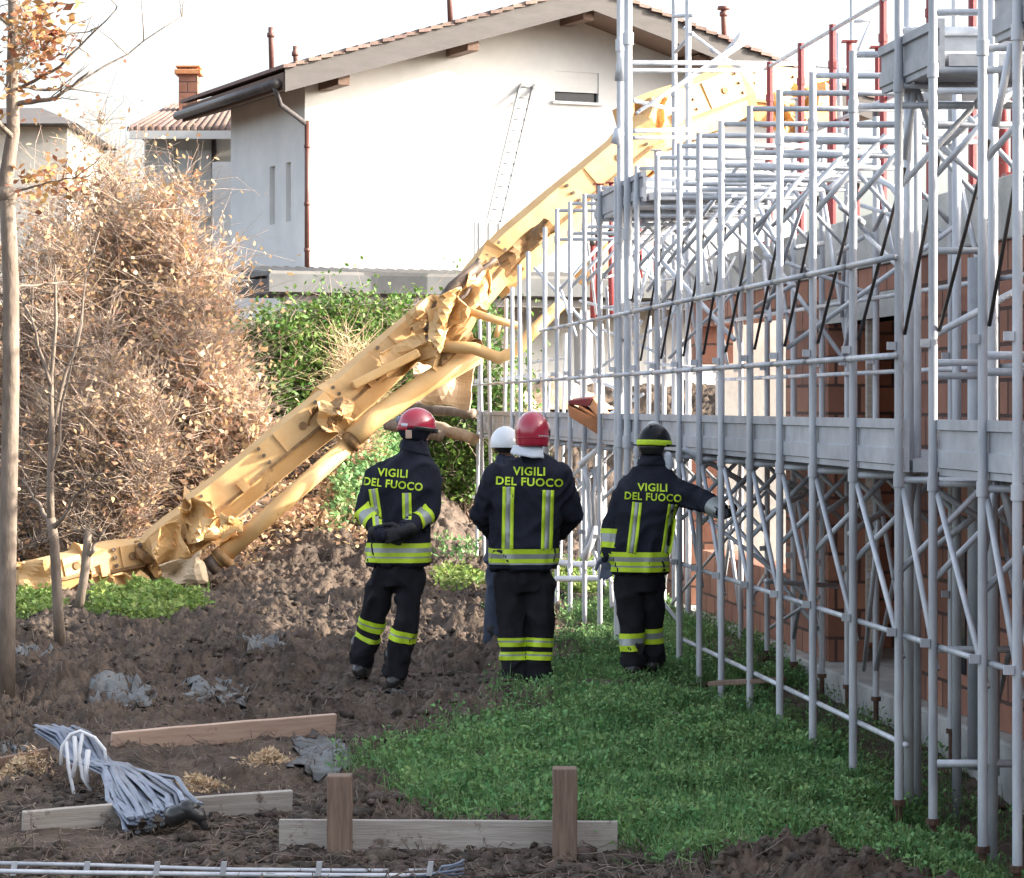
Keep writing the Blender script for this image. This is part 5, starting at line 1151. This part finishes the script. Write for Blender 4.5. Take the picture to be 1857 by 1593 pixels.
for k, (a, b) in (('L', (1122, 1140)), ('R', (1142, 1162))):
    t = lambda y: q['kn' + k].lerp(q['an' + k], (y - J['kn' + k][1]) / (J['an' + k][1] - J['kn' + k][1])); band(tv, t(a), t(b), [(.4, 0), (.15, 1), (.45, 0)], YS, "reflective_band", tr, maxr=.14)
    if k == 'L': band(tv, t(1150), t(1158), [(1, 0)], YS, "reflective_band", tr, maxr=.14)
hand(q['wrL'], (.95, -.05, -.25), (0, -1, 0), .5, M['glove'], root, side=1, sc=1.15); hand(q['wrR'] + Vector((0, -.035, .0)), (-.9, -.05, -.32), (0, -1, 0), .55, M['glove'], root, side=-1, sc=1.15)
hf = Vector((.8, .55, 0)); c = P(757, 774, z0); hm, s, f2, u2 = helmet(c, hf, .128, M['helmet_red'], root, .12, False)
ringband(c, s, f2, u2, .128, -.3, -.12, -2.6, -1.0, M['helmet_red'], "helmet_rim", hm, 1.05); ringband(c, s, f2, u2, .128, -.2, -.03, -.6, 2.0, M['visor'], "visor_rim", hm, 1.16)
ringband(c, s, f2, u2, .128, -.1, .05, -1.4, -1.0, M['neck_cloth'], "reflective_patch", hm, 1.02); ringband(c, s, f2, u2, .128, -.95, -.14, -3.3, .3, M['cloth'], "neck_guard", hm, 1.0)
m = MB(); m.box(P(741, 788, z0 - .13), (.022, 0, 0), (0, .004, 0), (0, 0, .03)); m.build("orange_tab", M['wood_new'], hm, bevel=.004)
m = MB(); m.ell(P(724, 762, z0 - .02), (.025, 0, 0), (0, .03, 0), (0, 0, .03), 10, 8); m.build("helmet_lamp", M['strip'], hm, True)

# firefighter reaching to the scaffolding
z0 = 19.4
J = dict(head=(1187, 804), neck=(1182, 832), shL=(1136, 898), shR=(1222, 892, -.04), elL=(1107, 962, .02), elR=(1278, 910, -.22), wrL=(1102, 1008, -.02), wrR=(1309, 930, -.42), hipL=(1138, 1048), hipR=(1180, 1048, .04), knL=(1146, 1135, .02), knR=(1182, 1132, .12),
         anL=(1149, 1200, .02), anR=(1183, 1196, .14), footL=(1150, 1228, .02), footR=(1184, 1220, .14))
root, q, jk, tr, bv, tv, f = person("person in dark firefighting suit and black helmet with yellow band reaching out to the scaffolding", z0, J,
    dict(jacket=[(1160, 1040, 52, .15, 0), (1161, 1012, 53, .16, 0), (1164, 965, 55, .155, 0), (1170, 925, 57, .155, 0), (1174, 893, 59, .145, 0), (1178, 872, 52, .125, 0), (1180, 856, 38, .105, 0), (1182, 846, 28, .09, 0)], aw=.95, tw=.93, yaw=-.15, look=Vector((.5, .85, -.05))))
hem(bv, P(1160, 1000, z0), P(1160, 1036, z0), jk)
for (a, b) in (((1154, 910), (1143, 1002)), ((1219, 914), (1206, 1002))): back_stripe(bv, P(*a, z0), P(*b, z0), .068, jk)
lettering(bv, "VIGILI", P(1182, 884, z0), .075, -.03, jk); lettering(bv, "DEL FUOCO", P(1182, 901, z0), .073, -.05, jk, .93)
t = lambda a: q['elL'].lerp(q['wrL'], a); band(bv, t(.02), t(.75), [(.25, 0), (.25, 1), (.2, 1), (.3, 0)], YS, "cuff_band", jk, maxr=.13)
t = lambda a: q['elR'].lerp(q['wrR'], a); band(bv, t(.55), t(.98), [(.5, 1), (.5, 1)], YS, "cuff_band", jk, maxr=.12)
for k, (a, b) in (('L', (1148, 1180)), ('R', (1138, 1166))):
    t = lambda y: q['kn' + k].lerp(q['an' + k], (y - J['kn' + k][1]) / (J['an' + k][1] - J['kn' + k][1])); band(tv, t(a), t(b), [(.28, 0), (.38, 1), (.34, 0)], YS, "reflective_band", tr, maxr=.13)
hand(q['wrL'], (-.05, -.05, -1), (.2, 1, 0), .35, M['glove_blue'], root, side=1); hand(q['wrR'], (.55, -.8, -.05), (.5, .3, -.9), .6, M['glove'], root, side=1, sc=1.1)
hf = Vector((.5, .85, 0)); c = P(1187, 804, z0); hm, s, f2, u2 = helmet(c, hf, .126, M['helmet_black'], root, .05, False)
ringband(c, s, f2, u2, .126, -.14, .14, -3.14, 3.14, M['yellow'], "yellow_band", hm, 1.03, 60); ringband(c, s, f2, u2, .126, -.12, -.06, -.4, 3.5, M['helmet_black'], "brim", hm, 1.28)
m = MB(); m.tube([c + u2 * .134 - f2 * .1 * k + f2 * .05 for k in (0, .5, 1, 1.4)], [.012, .02, .02, .01], 8); m.build("helmet_ridge", M['helmet_white'], hm, True)
ringband(c, s, f2, u2, .126, -.75, -.16, -2.9, -.3, M['black_plastic'], "neck_guard", hm, .95)
m = MB(); m.limb([P(1210, 826, z0 - .05), P(1214, 845, z0 - .04), P(1206, 856, z0 - .03)], [.03, .035, .02], 10); m.build("white_face_mask", M['neck_cloth'], root, True)

# man with white helmet behind
z0 = 22.7
J = dict(head=(917, 812), neck=(915, 838), shL=(893, 872), shR=(965, 872), elL=(881, 925, .05), elR=(985, 925, .05), wrL=(900, 965, .25), wrR=(970, 965, .25), hipL=(905, 1010), hipR=(945, 1010), knL=(899, 1090), knR=(945, 1090), anL=(896, 1160), anR=(945, 1160), footL=(896, 1184), footR=(945, 1182))
root, q, jk, tr, bv, tv, f = person("person in blue work clothes and white helmet standing mostly hidden behind the central firefighter", z0, J,
    dict(jacket=[(925, 1020, 46, .15, 0), (925, 980, 46, .15, 0), (924, 930, 46, .15, 0), (922, 885, 46, .14, 0), (920, 860, 36, .11, 0), (917, 846, 20, .08, 0)], aw=.92, tw=.9, tm=M['jeans'], jm=M['jeans']))
c = P(916, 806, z0); hm, s, f2, u2 = helmet(c, Vector((.05, 1, 0)), .14, M['helmet_white'], root, 0, False); ringband(c, s, f2, u2, .14, -.16, -.1, -3.14, 3.14, M['helmet_white'], "helmet_rim", hm, 1.06, 60); ringband(c, s, f2, u2, .14, -.6, -.14, -2.9, -.2, M['visor'], "neck_strap", hm, .82)
for k, sd in (('L', -1), ('R', 1)): hand(q['wr' + k], (-.4 * sd, .8, .1), (0, -.3, 1), .4, M['glove'], root, side=-sd)
